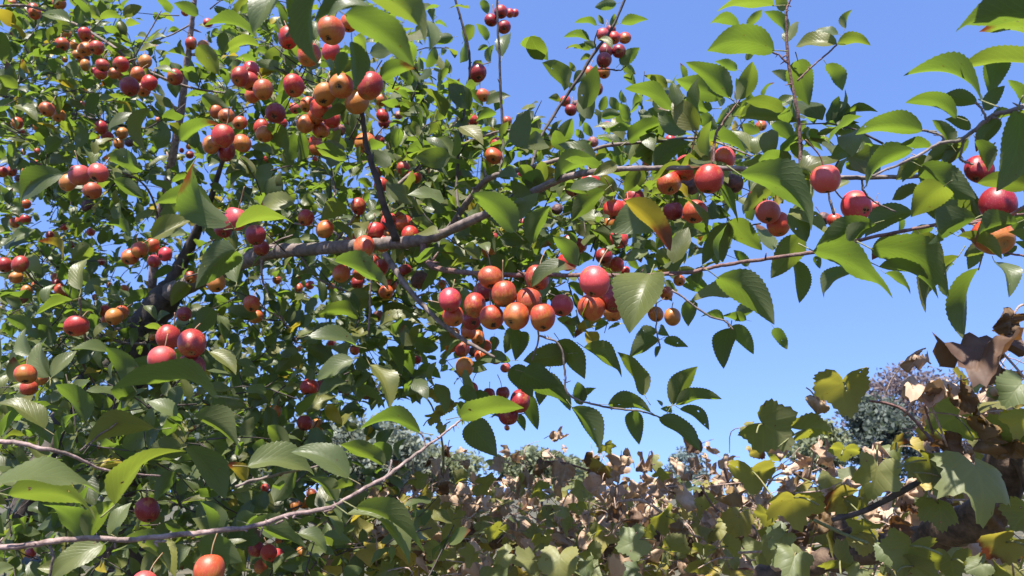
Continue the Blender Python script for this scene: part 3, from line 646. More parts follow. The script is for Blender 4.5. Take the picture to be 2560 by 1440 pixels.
BR = []; SHADE = []; LIT = []                               # what stands in shade and what in sun: (place, radius)
def tree(name, label, base, branches, leaves_txt, dfun, fill=None):
    root = empty(name, base); tag(root, label, "apple tree")
    # ---- trunk and branches
    for line in branches.strip().split("\n"):
        nm, body = line.split(":")
        K = [list(map(float, e.split())) for e in body.split(";")]
        last = None; rows = []
        ds = [(i, r[3]) for i, r in enumerate(K) if len(r) > 3]
        for i, r in enumerate(K):
            d = np.interp(i, [a for a, _ in ds], [b for _, b in ds])
            rows.append(list(at(r[0], r[1], d)) + [r[2] * d / FPX / 2 * (1 if nm == 'trunk' else .86)])
        rows = np.array(rows)
        if nm == "trunk":
            lo = rows[0].copy(); g = lo.copy(); g[2] = -.15; g[3] *= 1.45; mid = (lo + g) / 2; mid[0] += .05; mid[3] = lo[3] * 1.12
            rows = np.vstack([g, mid, rows])
        S = spline(rows, 7)
        jit = np.cumsum(rng.normal(0, .0007, (len(S), 3)), 0); jit -= np.linspace(0, 1, len(S))[:, None] * jit[-1]
        wmax = max(r[2] for r in K)
        S[:, 3] = np.maximum(S[:, 3], .0011) * (1 + .16 * (rng.random(len(S)) - .4))
        V, F, uv = tube(S[:, :3] + jit * .6, S[:, 3], 14 if wmax > 30 else 8, .12)
        if fill: BR.extend([(S[i, :3], S[i, 3]) for i in range(0, len(S), 2)])
        b = Bag(); b.add(V, F, uv)
        # spurs and buds
        if wmax < 30 and len(S) > 14:
            for _ in range(len(S) // 5):
                i = rng.integers(2, len(S) - 2); dr = unit(rng.normal(0, 1, 3) + np.array([0, 0, .3])); l = S[i, 3] * rng.uniform(2, 5)
                p = S[i, :3]; V, F, uv = tube(np.array([p, p + dr * l * .5, p + dr * l]), np.array([.55, .45, .2]) * S[i, 3], 5); b.add(V, F, uv)
        red = wmax < 26 and name != "crab_apple_tree" or (nm == "branch" and body.strip().startswith(("1058", "1985", "1784", "2395", "1969", "1995")))
        m = PALEBARK if body.strip().startswith(('380 720', '-300', '200 745', '655 650', '632 752', '930 640')) else DARKBARK if (nm == "trunk" or body.strip().startswith(("398 770", "1310 494", "1243", "1135", "-20 232", "1480", "40 1300", "398", "990 600"))) else REDBARK if red else BARK
        o = b.build(nm, [m], rows[0, :3], root)
    # ---- traced leaves
    L = parse_leaves(leaves_txt); rec = []
    for (bx, by, tx, ty, w, t, d) in L:
        ln = math.hypot(tx - bx, ty - by); full = max(ln, w / .55)
        wide = d is not None and t == 's' and w > 120
        d = d or dfun(bx, by, full) * rng.uniform(.97, 1.03)
        P0, A, n, k, c = place_leaf(bx, by, tx, ty, w, t, d, wide)
        rec.append((ln * w, P0, A, n, k, c, t, full))
        (SHADE if t == 'd' else LIT).append((P0 + A * .5, np.linalg.norm(A) * (.33 if t != 'd' else .5)))
    rec.sort(key=lambda r: -r[0])
    rest = Bag()
    for i, (_, P0, A, n, k, c, t, full) in enumerate(rec):
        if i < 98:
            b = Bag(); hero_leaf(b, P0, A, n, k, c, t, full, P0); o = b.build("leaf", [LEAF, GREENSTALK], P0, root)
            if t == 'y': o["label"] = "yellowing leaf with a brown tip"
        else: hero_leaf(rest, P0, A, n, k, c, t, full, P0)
    return root, rest

def d_main(bx, by, full):
    return float(np.clip(150.0 / full, .86, 2.35))
main, main_rest = tree("crab_apple_tree", "large crab apple tree with dark trunk and a long grey limb reaching across the sky",
    at(300, 1500, 2.75) * np.array([1, 1, 0]), BRANCHES_MAIN, LEAVES_MAIN, d_main, True)
low, low_rest = tree("crab_apple_tree", "nearer crab apple tree whose pale lower branch slants up across the bottom",
    np.array([-1.7, .55, 0]), BRANCHES_LOW, LEAVES_LOW, lambda x, y, f: float(np.clip(165.0 / f, .62, 1.25) if x < 700 else np.clip(150.0 / f, .78, 1.3)))
right, right_rest = tree("crab_apple_tree", "crab apple tree whose big dark leaves reach in at the upper right edge",
    np.array([1.9, .5, 0]), BRANCHES_RIGHT, LEAVES_RIGHT, lambda x, y, f: float(np.clip(150.0 / f, .66, .92)))
# trunks of the two nearer trees stand just out of view and carry their branches
def side_trunk(root, pts, name="trunk"):
    S = spline(np.array(pts), 7); V, F, uv = tube(S[:, :3], S[:, 3], 14, .1); b = Bag(); b.add(V, F, uv); b.build(name, [BARK], pts[0][:3], root)
e1 = at(-300, 1392, .72); e2 = at(-300, 1080, .9); e3 = at(780, -260, .56)
side_trunk(low, [(-1.7, .55, -.1, .09), (-1.68, .56, .7, .075), (-1.6, .58, 1.3, .065), (-1.45, .5, 1.9, .05), (-1.1, .35, 2.5, .035), (-.7, .3, 2.75, .02)])
side_trunk(low, [(-1.62, .57, 1.25, .03), (*(e1 * .5 + np.array([-1.6, .57, 1.3]) * .5), .014), (*e1, .0062)], "branch")
side_trunk(low, [(-1.60, .57, 1.4, .03), (*(e2 * .5 + np.array([-1.5, .57, 1.6]) * .5), .014), (*e2, .0045)], "branch")
side_trunk(low, [(-.7, .3, 2.75, .02), (-.4, .4, 2.5, .01), (*e3, .003)], "branch")
e4 = at(2760, 180, .78); e5 = at(2620, 480, .8)
side_trunk(right, [(1.9, .5, -.1, .09), (1.88, .52, .8, .075), (1.8, .6, 1.5, .06), (1.6, .6, 2.1, .04), (1.3, .6, 2.5, .025)])
side_trunk(right, [(1.75, .6, 1.75, .03), (*(e4 * .6 + np.array([1.7, .6, 1.9]) * .4), .012), (*e4, .0055)], "branch")
side_trunk(right, [(1.8, .6, 1.5, .03), (*(e5 * .6 + np.array([1.75, .6, 1.6]) * .4), .01), (*e5, .003)], "branch")

# ---------------------------------------------------------------- apples
def apple_mesh(seed, rough_skin=False):
    r_ = np.random.default_rng(seed); ns, nr = 28, 18
    asp = r_.uniform(.88, 1.10); off = r_.normal(0, .035, 4)
    V = []; r_p = r_.uniform(.82, 1.0); ln = r_.normal(0, .07, 2)
    for i in range(nr + 1):
        th = math.pi * i / nr
        for j in range(ns):
            p = 2 * math.pi * j / ns
            rr = 1 + off[0] * math.cos(p) + off[1] * math.cos(2 * p + 1) + .012 * math.cos(5 * p) * (th / math.pi) ** 2
            if rough_skin: rr *= 1 + .07 * math.sin(7 * p + 3 * th + seed) * math.sin(th * 6 + seed) + r_.normal(0, .03) * math.sin(th)
            s = math.sin(th) ** r_p; z = math.cos(th) * asp
            z -= .26 * math.exp(-(th / .34) ** 2); z += .17 * math.exp(-((math.pi - th) / .30) ** 2)
            s *= 1 - .05 * (1 - math.cos(th)) * .5
            V.append((rr * s * math.cos(p) + ln[0] * math.cos(th), rr * s * math.sin(p) + ln[1] * math.cos(th) ** 2, z))
    V = np.array(V) * .0165
    F = [(i * ns + j, (i + 1) * ns + j, (i + 1) * ns + (j + 1) % ns, i * ns + (j + 1) % ns) for i in range(nr) for j in range(ns)]
    return mesh_of("crab_apple", V, F, (ROTTEN if rough_skin == 1 else ROTTENRED) if rough_skin else APPLE)
AM = [apple_mesh(s) for s in range(10)]; RM = [apple_mesh(20 + s, 1) for s in range(3)]; WM = [apple_mesh(30 + s, 2) for s in range(3)]
def stem_mesh(seed):
    r_ = np.random.default_rng(seed); b_ = r_.normal(0, .005, 2); l = r_.uniform(.022, .034)
    K = np.array([(0, 0, .0108), (b_[0] * .3, b_[1] * .3, .0108 + l * .5), (b_[0] * 1.6, b_[1] * 1.6, .0108 + l)])
    S = spline(K, 5); V, F, uv = tube(S, np.linspace(.00075, .00095, len(S)), 5); return mesh_of("stem", V, F, STEM, uv)
def calyx_mesh(seed):
    r_ = np.random.default_rng(seed); b = Bag()
    for j in range(5):
        a = 6.283 * j / 5 + r_.normal(0, .15); o = np.array([math.cos(a), math.sin(a), 0]); s = np.array([-o[1], o[0], 0])
        l = .0056 * r_.uniform(.7, 1.25); z0 = -.0128; dz = -.0016 * r_.uniform(.3, 1.6)
        q0 = o * .0008 + np.array([0, 0, z0]); q1 = o * l * .6 + np.array([0, 0, z0 + dz * 1.3]); q2 = o * l + np.array([0, 0, z0 + dz * .4])
        V = np.array([q0 - s * .0012, q0 + s * .0012, q1 + s * .0012, q1 - s * .0012, q2 + s * .0002, q2 - s * .0002])
        b.add(V, np.array([(0, 1, 2, 3), (3, 2, 4, 5)]))
    V, F, uv = tube(np.array([(0, 0, -.0112), (0, 0, -.0132), (0, 0, -.0146)]), np.array([.0030, .0026, .0016]), 6); b.add(V, F, uv)
    return mesh_of("calyx", np.concatenate(b.V), np.concatenate(b.F), CALYX)
STM = [stem_mesh(s) for s in range(5)]; CLM = [calyx_mesh(s) for s in range(4)]
ORD = "first second third fourth fifth sixth seventh eighth ninth tenth eleventh twelfth".split()
CW = {'r': "red", 'p': "rosy pink", 'o': "orange", 'y': "yellow", 'k': "dark red", 'x': "dark shrivelled", 'w': "wrinkled red"}
CC = {'r': ((.31, .018, .015), .80), 'p': ((.41, .045, .048), .88), 'o': ((.35, .042, .017), .60), 'y': ((.32, .10, .02), .16), 'k': ((.20, .009, .014), .92)}  # k skin darkened to hold the shade the fruit hangs in
apples_done = []; LONG = []
def ordinal(i, n):
    if n == 1: return ""
    if n == 2: return ("left one", "right one")[i]
    if i == 0: return "leftmost"
    if i == n - 1: return "rightmost"
    if i < 12 and i <= (n - 1) / 2: return ORD[i] + " from left"
    return ORD[n - 1 - i] + " from right"
for phrase, txt in APPLES.items():
    rows = [(float(a), float(b), float(c), e) for a, b, c, e in (x.split() for x in txt.split(","))]
    own = [float(np.clip(66.0 / r[2], .84, 3.3)) for r in rows]; mean = float(np.median(own))
    byx = sorted(range(len(rows)), key=lambda i: rows[i][0]); rank = {i: k for k, i in enumerate(byx)}
    placed = []
    for i in sorted(range(len(rows)), key=lambda i: (rows[i][3] in "kx", -rows[i][2])):
        x, y, dia, c = rows[i]; d = .55 * own[i] + .45 * mean
        for _ in range(14):
            P = at(x, y, d); R = 1.04 * dia * d / FPX / 2
            if all(np.linalg.norm(P - Q) > .93 * (R + r) for Q, r in placed): break
            d += .006
        placed.append((P, R))
        me = RM[i % 3] if c == 'x' else WM[i % 3] if c == 'w' else AM[rng.integers(10)]
        o = bpy.data.objects.new("crab_apple", me); COL.objects.link(o)
        o.location = tuple(P); o.scale = (R / .0165,) * 3
        up = unit(np.array([0, 0, 1.0]) + rng.normal(0, .30, 3) + .45 * CF)
        qz = Vector(tuple(up)).to_track_quat('Z', 'Y'); o.rotation_mode = 'QUATERNION'
        o.rotation_quaternion = qz @ Matrix.Rotation(rng.random() * 6.28, 3, 'Z').to_quaternion()
        if c in CC:
            col, am = CC[c]; f = rng.uniform(.82, 1.18)
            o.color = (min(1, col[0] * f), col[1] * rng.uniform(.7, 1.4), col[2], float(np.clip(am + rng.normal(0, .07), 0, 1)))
        od = ordinal(rank[i], len(rows))
        tag(o, f"{CW[c]} apple" + (f", {od} " if od else " ") + phrase, "apple", "crab apples on the trees")
        if len(o['label'].replace(',', '').split()) > 16: LONG.append(o['label'])
        if dia >= 24:
            for nm, ms in (("stem", STM), ("calyx", CLM)):
                q = bpy.data.objects.new(nm, ms[rng.integers(len(ms))]); COL.objects.link(q); q.parent = o
        (SHADE if c in 'kx' else LIT).append((P, R * (.9 if c in 'kx' else .75)))
        apples_done.append((x, y, dia, d))

# ---------------------------------------------------------------- small leaves filling the crowns
FB, FA, FN = [], [], []; TW = Bag(); TWP = []
def sprig(P, dr, length, nl, ll, grow_twig=True):
    tilt = float(np.interp(pix(P)[1], [0, 500, 900], [.05, .25, .5]))
    dr = unit(dr); side = unit(np.cross(dr, rng.normal(0, 1, 3)))
    pts = [P + dr * length * t + side * length * .10 * math.sin(3 * t) + np.array([0, 0, -.05 * length * t * t]) for t in (0, .33, .66, 1)]
    if grow_twig:
        TWP.append((len(FB), len(FB) + nl, pts))
    for i in range(nl):
        t = (i + .6) / nl; p = pts[0] * (1 - t) + pts[3] * t + side * length * .10 * math.sin(3 * t)
        a = unit(dr * .55 + unit(rng.normal(0, 1, 3)) * .95 + np.array([0, 0, -.12]))
        n = unit(UPZ * .65 + SUN * .35 - CF * tilt + rng.normal(0, .58, 3))
        if abs(n @ a) > .93: n = unit(n + rng.normal(0, 1, 3))
        L = ll * rng.uniform(.65, 1.15)
        FB.append(p + a * L * .18); FA.append(a * L); FN.append(n)
def cells(txt):
    for j, row in enumerate(txt.strip().split("\n")):
        for i, ch in enumerate(row[:32]):
            if ch != '0': yield i * 80, j * 80, int(ch)
def d_range(x, y):
    if y > 950: return (1.35, 3.4) if x < 700 else (1.3, 2.4)
    lo = float(np.interp(x, [0, 500, 900, 1300, 1900], [1.85, 1.7, 1.45, 1.1, 1.0])); hi = float(np.interp(x, [0, 500, 900, 1300, 1900], [3.8, 3.5, 2.6, 2.0, 1.5]))
    return lo, hi
for cx, cy, q in cells(FILL):
    n = -math.log(1 - q * .104) * (3.4 if cy < 950 else 2.4); n = int(n) + (rng.random() < n - int(n))
    for _ in range(n):
        x = cx + 80 * rng.random(); y = cy + 80 * rng.random(); lo, hi = d_range(x, y); d = lo + (hi - lo) * rng.random() ** .8
        dr = rng.normal(0, 1, 3) * np.array([1, .8, .6]) + np.array([0, 0, .5]); ln = rng.uniform(.08, .16)
        sprig(at(x, y, d) - unit(dr) * ln * .5, dr, ln, int(rng.integers(4, 8)), rng.uniform(.05, .074))
for cx, cy, q in cells(FILL):                      # the far side of the crown
    if q < 4 or cx > 1900 or cy > 1150 or (cx > 1250 and cy > 650): continue
    for _ in range(int(q * .85) + (rng.random() < .5)):
        x = cx + 80 * rng.random(); y = cy + 80 * rng.random(); d = rng.uniform(2.6, 4.6) if cx < 900 else rng.uniform(2.0, 3.2) if cx < 1250 else rng.uniform(1.5, 2.5)
        dr = rng.normal(0, 1, 3) + np.array([0, 0, .4]); sprig(at(x, y, d), dr, rng.uniform(.10, .20), int(rng.integers(5, 9)), rng.uniform(.045, .065))
fill_rows = FILL.strip().split("\n")
for p, r in BR:                                    # spur leaves along the branches
    x, y, dd = pix(p); i, j = int(x // 80), int(y // 80)
    if 0 <= i < 32 and 0 <= j < 18 and int(fill_rows[j][i]) >= 3 and rng.random() < .5 and not (620 < x < 1010 and 560 < y < 680) and not (370 < x < 495 and y < 960):
        dr = unit(rng.normal(0, 1, 3) + np.array([0, -.3, .5])); sprig(p + dr * r, dr, rng.uniform(.03, .09), int(rng.integers(3, 6)), rng.uniform(.045, .065))
n_seen_fill = len(FB)
# nothing of the fill stands in front of a fruit or a traced leaf that the photograph shows whole
hp = np.array([pix(p) + (r,) for p, r in LIT + SHADE]); keep = []
for b_, a_, n_ in zip(FB, FA, FN):
    x, y, dd = pix(b_ + a_ * .5); rr_ = (hp[:, 3] * .95 + np.linalg.norm(a_) * .22) * FPX / dd
    keep.append(not np.any((np.hypot(hp[:, 0] - x, hp[:, 1] - y) < rr_) & (hp[:, 2] > dd)) or rng.random() < .12)
for i0, i1, pts in TWP:
    if sum(keep[i0:i1]) > .7 * (i1 - i0):
        V, F, uv = tube(np.array(pts), np.linspace(.0018, .0009, 4), 4); TW.add(V, F, uv)
FB = [b for b, k in zip(FB, keep) if k]; FA = [b for b, k in zip(FA, keep) if k]; FN = [b for b, k in zip(FN, keep) if k]
# ---------------------------------------------------------------- grapevines
def vine_leaf(bag, C, n, up, size, kind, nr, na, flat=False):
    """a lobed leaf centred on C, upper side n, tip along up"""
    up = unit(up - n * (up @ n)); x = np.cross(up, n); R = size / 1.62
    th = np.linspace(-math.pi, math.pi, na, endpoint=False)
    lob = np.zeros(na); dep = rng.uniform(.14, .36)
    for c, a, s in ((0, 1.0, .42), (1.15, .88, .40), (-1.15, .88, .40), (2.15, .68, .42), (-2.15, .68, .42)):
        lob = np.maximum(lob, a * np.exp(-((th - c) / s) ** 2))
    r = (1 - dep) * .82 + dep * 1.12 * lob; r *= 1 - .72 * np.exp(-((np.abs(th) - math.pi) / .30) ** 2)
    r *= 1 + .045 * np.where(np.arange(na) % 2, 1, -1) + rng.normal(0, .02, na)
    rad = np.linspace(0, 1, nr + 1)[1:]
    X = np.concatenate([[0], (rad[:, None] * r * np.sin(th)).ravel()]); Y = np.concatenate([[0], (rad[:, None] * r * np.cos(th)).ravel()])
    rr = np.sqrt(X * X + Y * Y); ta = np.arctan2(X, Y); p = rng.random(6) * 6.28
    dry = kind in 'wb'
    Z = (.10 * np.sin(3 * ta + p[0]) + .07 * np.sin(5 * ta + p[1])) * rr ** 2 * (2.2 if dry else 1.0) - rng.uniform(-.05, .22) * rr ** 2 + rng.uniform(.0, .25) * np.abs(X)
    if dry: Z = Z + .20 * np.sin(5 * X + p[2]) * np.sin(4.5 * Y + p[3]) + .10 * np.sin(9 * X + 7 * Y + p[4]) + .05 * np.sin(15 * X - 12 * Y + p[5])
    kx = rng.uniform(1.6, 4.2) * rng.choice([-1, 1]) if dry else rng.uniform(-1.3, 1.3)
    ky = rng.uniform(.6, 2.8) * rng.choice([-1, 1]) if dry else rng.uniform(-1.3, .4)
    if flat: kx *= .35; ky *= .3
    if abs(kx) > .05: X, Z = np.sin(kx * X) / kx * (1 - kx * Z * .5), Z + (1 - np.cos(kx * X)) / kx
    if abs(ky) > .05: Y, Z = np.sin(ky * Y) / ky, Z + (1 - np.cos(ky * Y)) / ky
    if dry and not flat: R *= 1.12
    V = C + R * (X[:, None] * x + (Y - .12)[:, None] * up + Z[:, None] * n)
    F = []
    for j in range(0, na, 2):
        F.append((0, 1 + j, 1 + (j + 1) % na, 1 + (j + 2) % na))
    for i in range(nr - 1):
        a = 1 + i * na; b = a + na
        F += [(a + j, b + j, b + (j + 1) % na, a + (j + 1) % na) for j in range(na)]
    F = np.array(F)[:, ::-1]
    c0 = V[1:na + 1].mean(0)
    fn = np.cross(V[F[0][1]] - V[F[0][0]], V[F[0][2]] - V[F[0][0]])
    if fn @ n < 0: F = F[:, ::-1]
    uv = np.stack([.5 + .5 * np.sin(ta) * rr, .5 + .5 * np.cos(ta) * rr], 1)
    tone, yel, br = {'u': (.7, .25, 0), 's': (.75, .08, .3), 'm': (.6, .2, 0), 'd': (.35, .1, 0), 'y': (.8, .85, .9), 'w': (.7, 0, .2), 'b': (.5, .15, .4)}[kind]  # d leaves get a darker green standing for shade, lit ones lighter
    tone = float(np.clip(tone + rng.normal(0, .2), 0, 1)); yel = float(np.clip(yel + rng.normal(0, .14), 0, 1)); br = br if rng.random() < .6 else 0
    mi = 1 if kind == 'w' else 2 if kind == 'b' else 0
    bag.add(V, F, uv, mi, tone=tone, yel=yel, brown=br)
    return V[0] - up * R * .1, up, R
VM = [VINE, DRY, BROWN, GREENSTALK, STICK]
VT = {'u': -.45, 's': .8, 'm': .3, 'd': -.2, 'y': -.3, 'w': .7, 'b': .3}
def vine_orient(P, kind):
    v = unit(P - CAM); best = None
    for _ in range(70):
        n = unit(rng.normal(0, 1, 3))
        if n @ v > 0: n = -n
        if -(n @ v) < (.5 if kind in 'usdy' else .3): continue
        sc = abs(n @ SUN - VT[kind]) - .15 * -(n @ v)
        if best is None or sc < best[0]: best = (sc, n)
    n = best[1]; return n if n @ SUN > 0 else -n
def petiole(bag, p, up, R, m=3, n=UPZ):
    e = unit(-up * .7 - n * .6 + rng.normal(0, .25, 3)) * R
    q = np.array([p - n * .001, p + e * .5 + np.array([0, 0, -.05 * R]), p + e * rng.uniform(.8, 1.3) + np.array([0, 0, -.25 * R])])
    V, F, uv = tube(spline(q, 3), np.full(7, .0013), 4); bag.add(V, F, uv, m, tone=.5, yel=0, brown=0)
def vine(name, label, txt, base, dfun, fillbox, canes, trunks):
    root = empty(name, base); tag(root, label, "grapevine")
    for e in txt.replace("\n", ";").split(";"):
        p = e.split()
        if not p: continue
        x, y, s, k = float(p[0]), float(p[1]), float(p[2]), p[3]; d = float(p[4]) if len(p) > 4 else dfun(x, y)
        P = at(x, y, d); n = unit(UPZ + .22 * (CAM - P) + rng.normal(0, .12, 3)) if 'flat' in p else vine_orient(P, k); b = Bag()
        hang = np.array([rng.normal(0, .7), rng.normal(0, .5), -.6])
        q, up, R = vine_leaf(b, P, n, hang, s * d / FPX, k, 6, 52, 'flat' in p); petiole(b, q, up, R, 4 if k in 'wb' else 3, n)
        o = b.build("leaf", VM, P, root)
        if k in 'wb': o["label"] = "dry pale curled leaf" if k == 'w' else "dry brown leaf"
        elif k == 'y': o["label"] = "yellow autumn leaf"
        (SHADE if k == 'd' else LIT).append((P, s * d / FPX * .4))
    rest = Bag(); st = Bag()
    for cx, cy, q in cells(VFILL):
        if not (fillbox[0] <= cx < fillbox[1]): continue
        n = -math.log(1 - q * .105) * (7.5 if cy < 1200 else 6.2) * (1.0 if cx < 1900 else .6); n = int(n) + (rng.random() < n - int(n))
        for _ in range(n):
            x = cx + 80 * rng.random(); y = cy + 80 * rng.random(); lo, hi = fillbox[2](x, y); d = lo + (hi - lo) * rng.random()
            P = at(x, y, d); r = rng.random(); top = 1.75 if y < 1270 else 1.2 if y < 1350 else .75
            k = 'w' if r < .34 * top else 'b' if r < .34 * top + .09 else 'y' if r < .34 * top + .16 else 'g'
            n_ = unit(UPZ * .5 + SUN * .3 - CF * .5 + rng.normal(0, .52, 3)); sz = rng.uniform(.04, .085) * (.95 if k in 'wb' else 1) * (1 if x < 1950 else .8)
            kk = k if k != 'g' else rng.choice(['u', 's', 'd', 'm'])
            if rng.random() < .3 and 1190 < y < 1350:
                vine_leaf(rest, P + rng.normal(0, .05, 3), unit(UPZ - CF * .4 + rng.normal(0, .6, 3)), rng.normal(0, 1, 3), rng.uniform(.025, .05), 'w' if rng.random() < .7 else 'b', 3, 16)
            q_, up, R = vine_leaf(rest, P, n_, np.array([rng.normal(0, 1), rng.normal(0, 1), -.4]), sz, kk, 3, 22)
            if rng.random() < .5: petiole(rest, q_, up, R, 3 if rng.random() < .4 else 4, n_)
            if rng.random() < .6:
                dr = unit(rng.normal(0, 1, 3) * np.array([1, .5, .7])); l = rng.uniform(.06, .16)
                V, F, uv = tube(spline(np.array([P, P + dr * l * .5 + rng.normal(0, .012, 3), P + dr * l]), 3), np.linspace(.0019, .0011, 7), 4); st.add(V, F, uv)
    if rest.n: o = rest.build("foliage", VM, base, root); o["kind"] = "stuff"
    if st.n: o = st.build("dead_twigs", [STICK], base, root); o["kind"] = "stuff"
    for nm, m, K in canes:
        rows = np.array([[*at(r[0], r[1], r[3]), r[2] * r[3] / FPX / 2] for r in K]); S = spline(rows, 8)
        V, F, uv = tube(S[:, :3], S[:, 3] * (1 + .15 * rng.random(len(S))), 8, .2); b = Bag(); b.add(V, F, uv); b.build(nm, [m], rows[0, :3], root)
    for K in trunks:
        S = spline(np.array(K), 8); S[:, :3] += rng.normal(0, .0025, (len(S), 3)); V, F, uv = tube(S[:, :3], S[:, 3] * (1 + .12 * rng.random(len(S))), 14, .12); b = Bag(); b.add(V, F, uv); b.build("trunk", [VINEBARK], K[0][:3], root)
    return root
q1 = at(2640, 1240, 1.0)
vine("grapevine", "near grapevine with big green lobed leaves and a dark woody trunk", VINE_NEAR, np.array([q1[0] + .1, q1[1], 0]), lambda x, y: 1.1,
    (1920, 2561, lambda x, y: (1.28, 2.2)),
    [("cane", REDBARK, [(2173, 1002, 5, 1.05), (2222, 1010, 7, 1.05), (2268, 1032, 8, 1.05), (2323, 1094, 9, 1.04), (2345, 1130, 10, 1.03), (2380, 1240, 12, 1.02)]),
     ("cane", DARKBARK, [(2080, 1300, 10, 1.1), (2160, 1277, 13, 1.08), (2240, 1236, 14, 1.05), (2317, 1190, 12, 1.03), (2350, 1140, 9, 1.02)]),
     ("cane", STICK, [(2215, 982, 4, 1.0), (2228, 950, 4, 1.0), (2245, 925, 4, 1.0)]),
     ("cane", GREENSTALK, [(2035, 1300, 8, 1.1), (2110, 1335, 8, 1.1), (2170, 1358, 8, 1.08)]),
     ("cane", REDBARK, [(2310, 1010, 5, 1.02), (2322, 1050, 5, 1.02), (2332, 1085, 6, 1.02)]),
     ("cane", STICK, [(1960, 1360, 6, 1.2), (1990, 1290, 6, 1.2), (2010, 1240, 5, 1.2)])],
    [[(*(np.array([q1[0] + .1, q1[1], -.05])), .05), (q1[0] + .08, q1[1], .7, .045), (*q1, .03), (*at(2450, 1300, 1.1), .025), (*at(2300, 1348, 1.2), .022), (*at(2120, 1390, 1.3), .018), (*at(1900, 1440, 1.4), .016)],
     [(*at(2130, 1390, 1.3), .017), (*at(2110, 1340, 1.3), .015), (*at(2095, 1300, 1.28), .012)]])
q2 = at(1500, 1400, 2.2)
def far_range(x, y):
    lo = float(np.interp(y, [1120, 1300, 1440], [2.3, 1.87, 1.57])); return lo, lo + float(np.interp(y, [1120, 1440], [1.8, .9]))
vine("grapevine", "grapevine row full of pale dry curled leaves below the open sky", VINE_FAR, np.array([q2[0], q2[1], 0]),
    lambda x, y: float(np.interp(y, [1100, 1250, 1440], [2.2, 1.75, 1.45])), (0, 1920, far_range),
    [("cane", STICK, [(1540, 1345, 5, 1.75), (1535, 1330, 5, 1.74), (1560, 1290, 6, 1.73), (1545, 1257, 6, 1.73), (1615, 1255, 7, 1.73), (1690, 1314, 6, 1.73)]),
     ("cane", REDBARK, [(1347, 1152, 4, 2.0), (1410, 1157, 4, 2.0), (1480, 1179, 5, 2.0)]),
     ("cane", STICK, [(1543, 1190, 3, 1.8), (1541, 1250, 4, 1.8), (1480, 1330, 5, 1.7)]),
     ("cane", STICK, [(1712, 1310, 6, 1.7), (1730, 1335, 6, 1.7), (1750, 1345, 6, 1.7)]),
     ("cane", REDBARK, [(1752, 1215, 5, 1.7), (1772, 1250, 5, 1.7), (1795, 1280, 5, 1.7)]),
     ("cane", REDBARK, [(1810, 1170, 6, 1.75), (1817, 1195, 6, 1.75), (1823, 1212, 5, 1.75)]),
     ("cane", STICK, [(1845, 1382, 6, 1.5), (1890, 1380, 6, 1.5), (1935, 1378, 6, 1.5)]),
     ("cane", STICK, [(1085, 945, 3, 1.65), (1040, 965, 2, 1.65)]),
     ("cane", GREENSTALK, [(1020, 955, 3, 1.62), (1070, 1000, 4, 1.62), (1092, 1050, 4, 1.62), (1106, 1110, 5, 1.7), (1110, 1180, 5, 1.9)])],
    [[(q2[0], q2[1], -.05, .045), (q2[0] + .02, q2[1], .7, .04), (*at(1500, 1400, 2.2), .034), (*at(1700, 1350, 2.1), .028), (*at(1880, 1330, 1.9), .022)],
     [(q2[0], q2[1], 1.2, .03), (*at(1350, 1380, 2.3), .026), (*at(1100, 1360, 2.5), .02), (*at(900, 1340, 2.8), .014)]])

for _ in range(900):                               # the sunlit top of the vine row
    x = rng.uniform(860, 2150); y = rng.uniform(1120, 1310); lo, hi = far_range(x, y); LIT.append((at(x, y, rng.uniform(lo, hi)), .05))
# unseen leaves added above the view, towards the sun, to shade chosen places
LP = np.array([p for p, r in LIT]); LR = np.array([r for p, r in LIT])
def overhead(P, R, many):
    t = .22
    while t < 5:
        Q = P + SUN * t; x, y, d = pix(Q)
        if d < .03 or y < -150: break
        t += .06
    else: return
    if np.linalg.norm(Q - CAM) < .12: return
    for _ in range(many):
        off = rng.normal(0, 1, 3); off -= SUN * (off @ SUN); C = Q + unit(off) * R * rng.uniform(0, .75) + SUN * rng.uniform(0, .12)
        rel = LP - C; along = rel @ SUN; perp = np.linalg.norm(rel - along[:, None] * SUN, axis=1)
        room = np.min(np.where(along < 0, perp - LR * .85, 9))
        L = min(.085, 2.4 * max(room, 0))
        if L < .022: continue
        a = unit(np.cross(SUN, rng.normal(0, 1, 3))); n = unit(SUN + rng.normal(0, .25, 3))
        FB.append(C - a * L * .5); FA.append(a * L); FN.append(n)
for P, R in SHADE: overhead(P, R, 9)
for (x0, y0, x1, y1, d0, d1, cnt) in ((150, 950, 560, 1300, 1.0, 2.6, 150), (1280, 830, 1460, 1060, 1.05, 1.3, 60), (2150, 1230, 2560, 1440, .85, 1.7, 260), (2280, 980, 2560, 1130, .85, 1.3, 80), (620, 900, 900, 1110, 1.3, 2.2, 80), (0, 0, 420, 420, 2.0, 3.4, 160),(600, 600, 1000, 900, 1.6, 2.6, 150)):
    for _ in range(cnt): overhead(at(rng.uniform(x0, x1), rng.uniform(y0, y1), rng.uniform(d0, d1)), .05, 1)
FB = np.array(FB); FA = np.array(FA); FN = np.array(FN); nL = len(FB)
V, F, uv, m = leaf_geo(FB, FA, FN, rng.uniform(.48, .62, nL), rng.uniform(.02, .16, nL), rng.uniform(.05, .5, nL), 7, 4, .2)
tone = np.clip(rng.normal(.52, .28, nL), 0, 1); yel = np.clip(rng.normal(.02, .10, nL), 0, 1); yel[rng.random(nL) < .02] = .9; br = (rng.random(nL) < .05) * .8
main_rest.add(V, F, uv, 0, tone=np.repeat(tone, m), yel=np.repeat(yel, m), brown=np.repeat(br, m))  # includes the unseen leaves added to cast shade
o = main_rest.build("foliage", [LEAF, GREENSTALK], main.location, main); o["kind"] = "stuff"
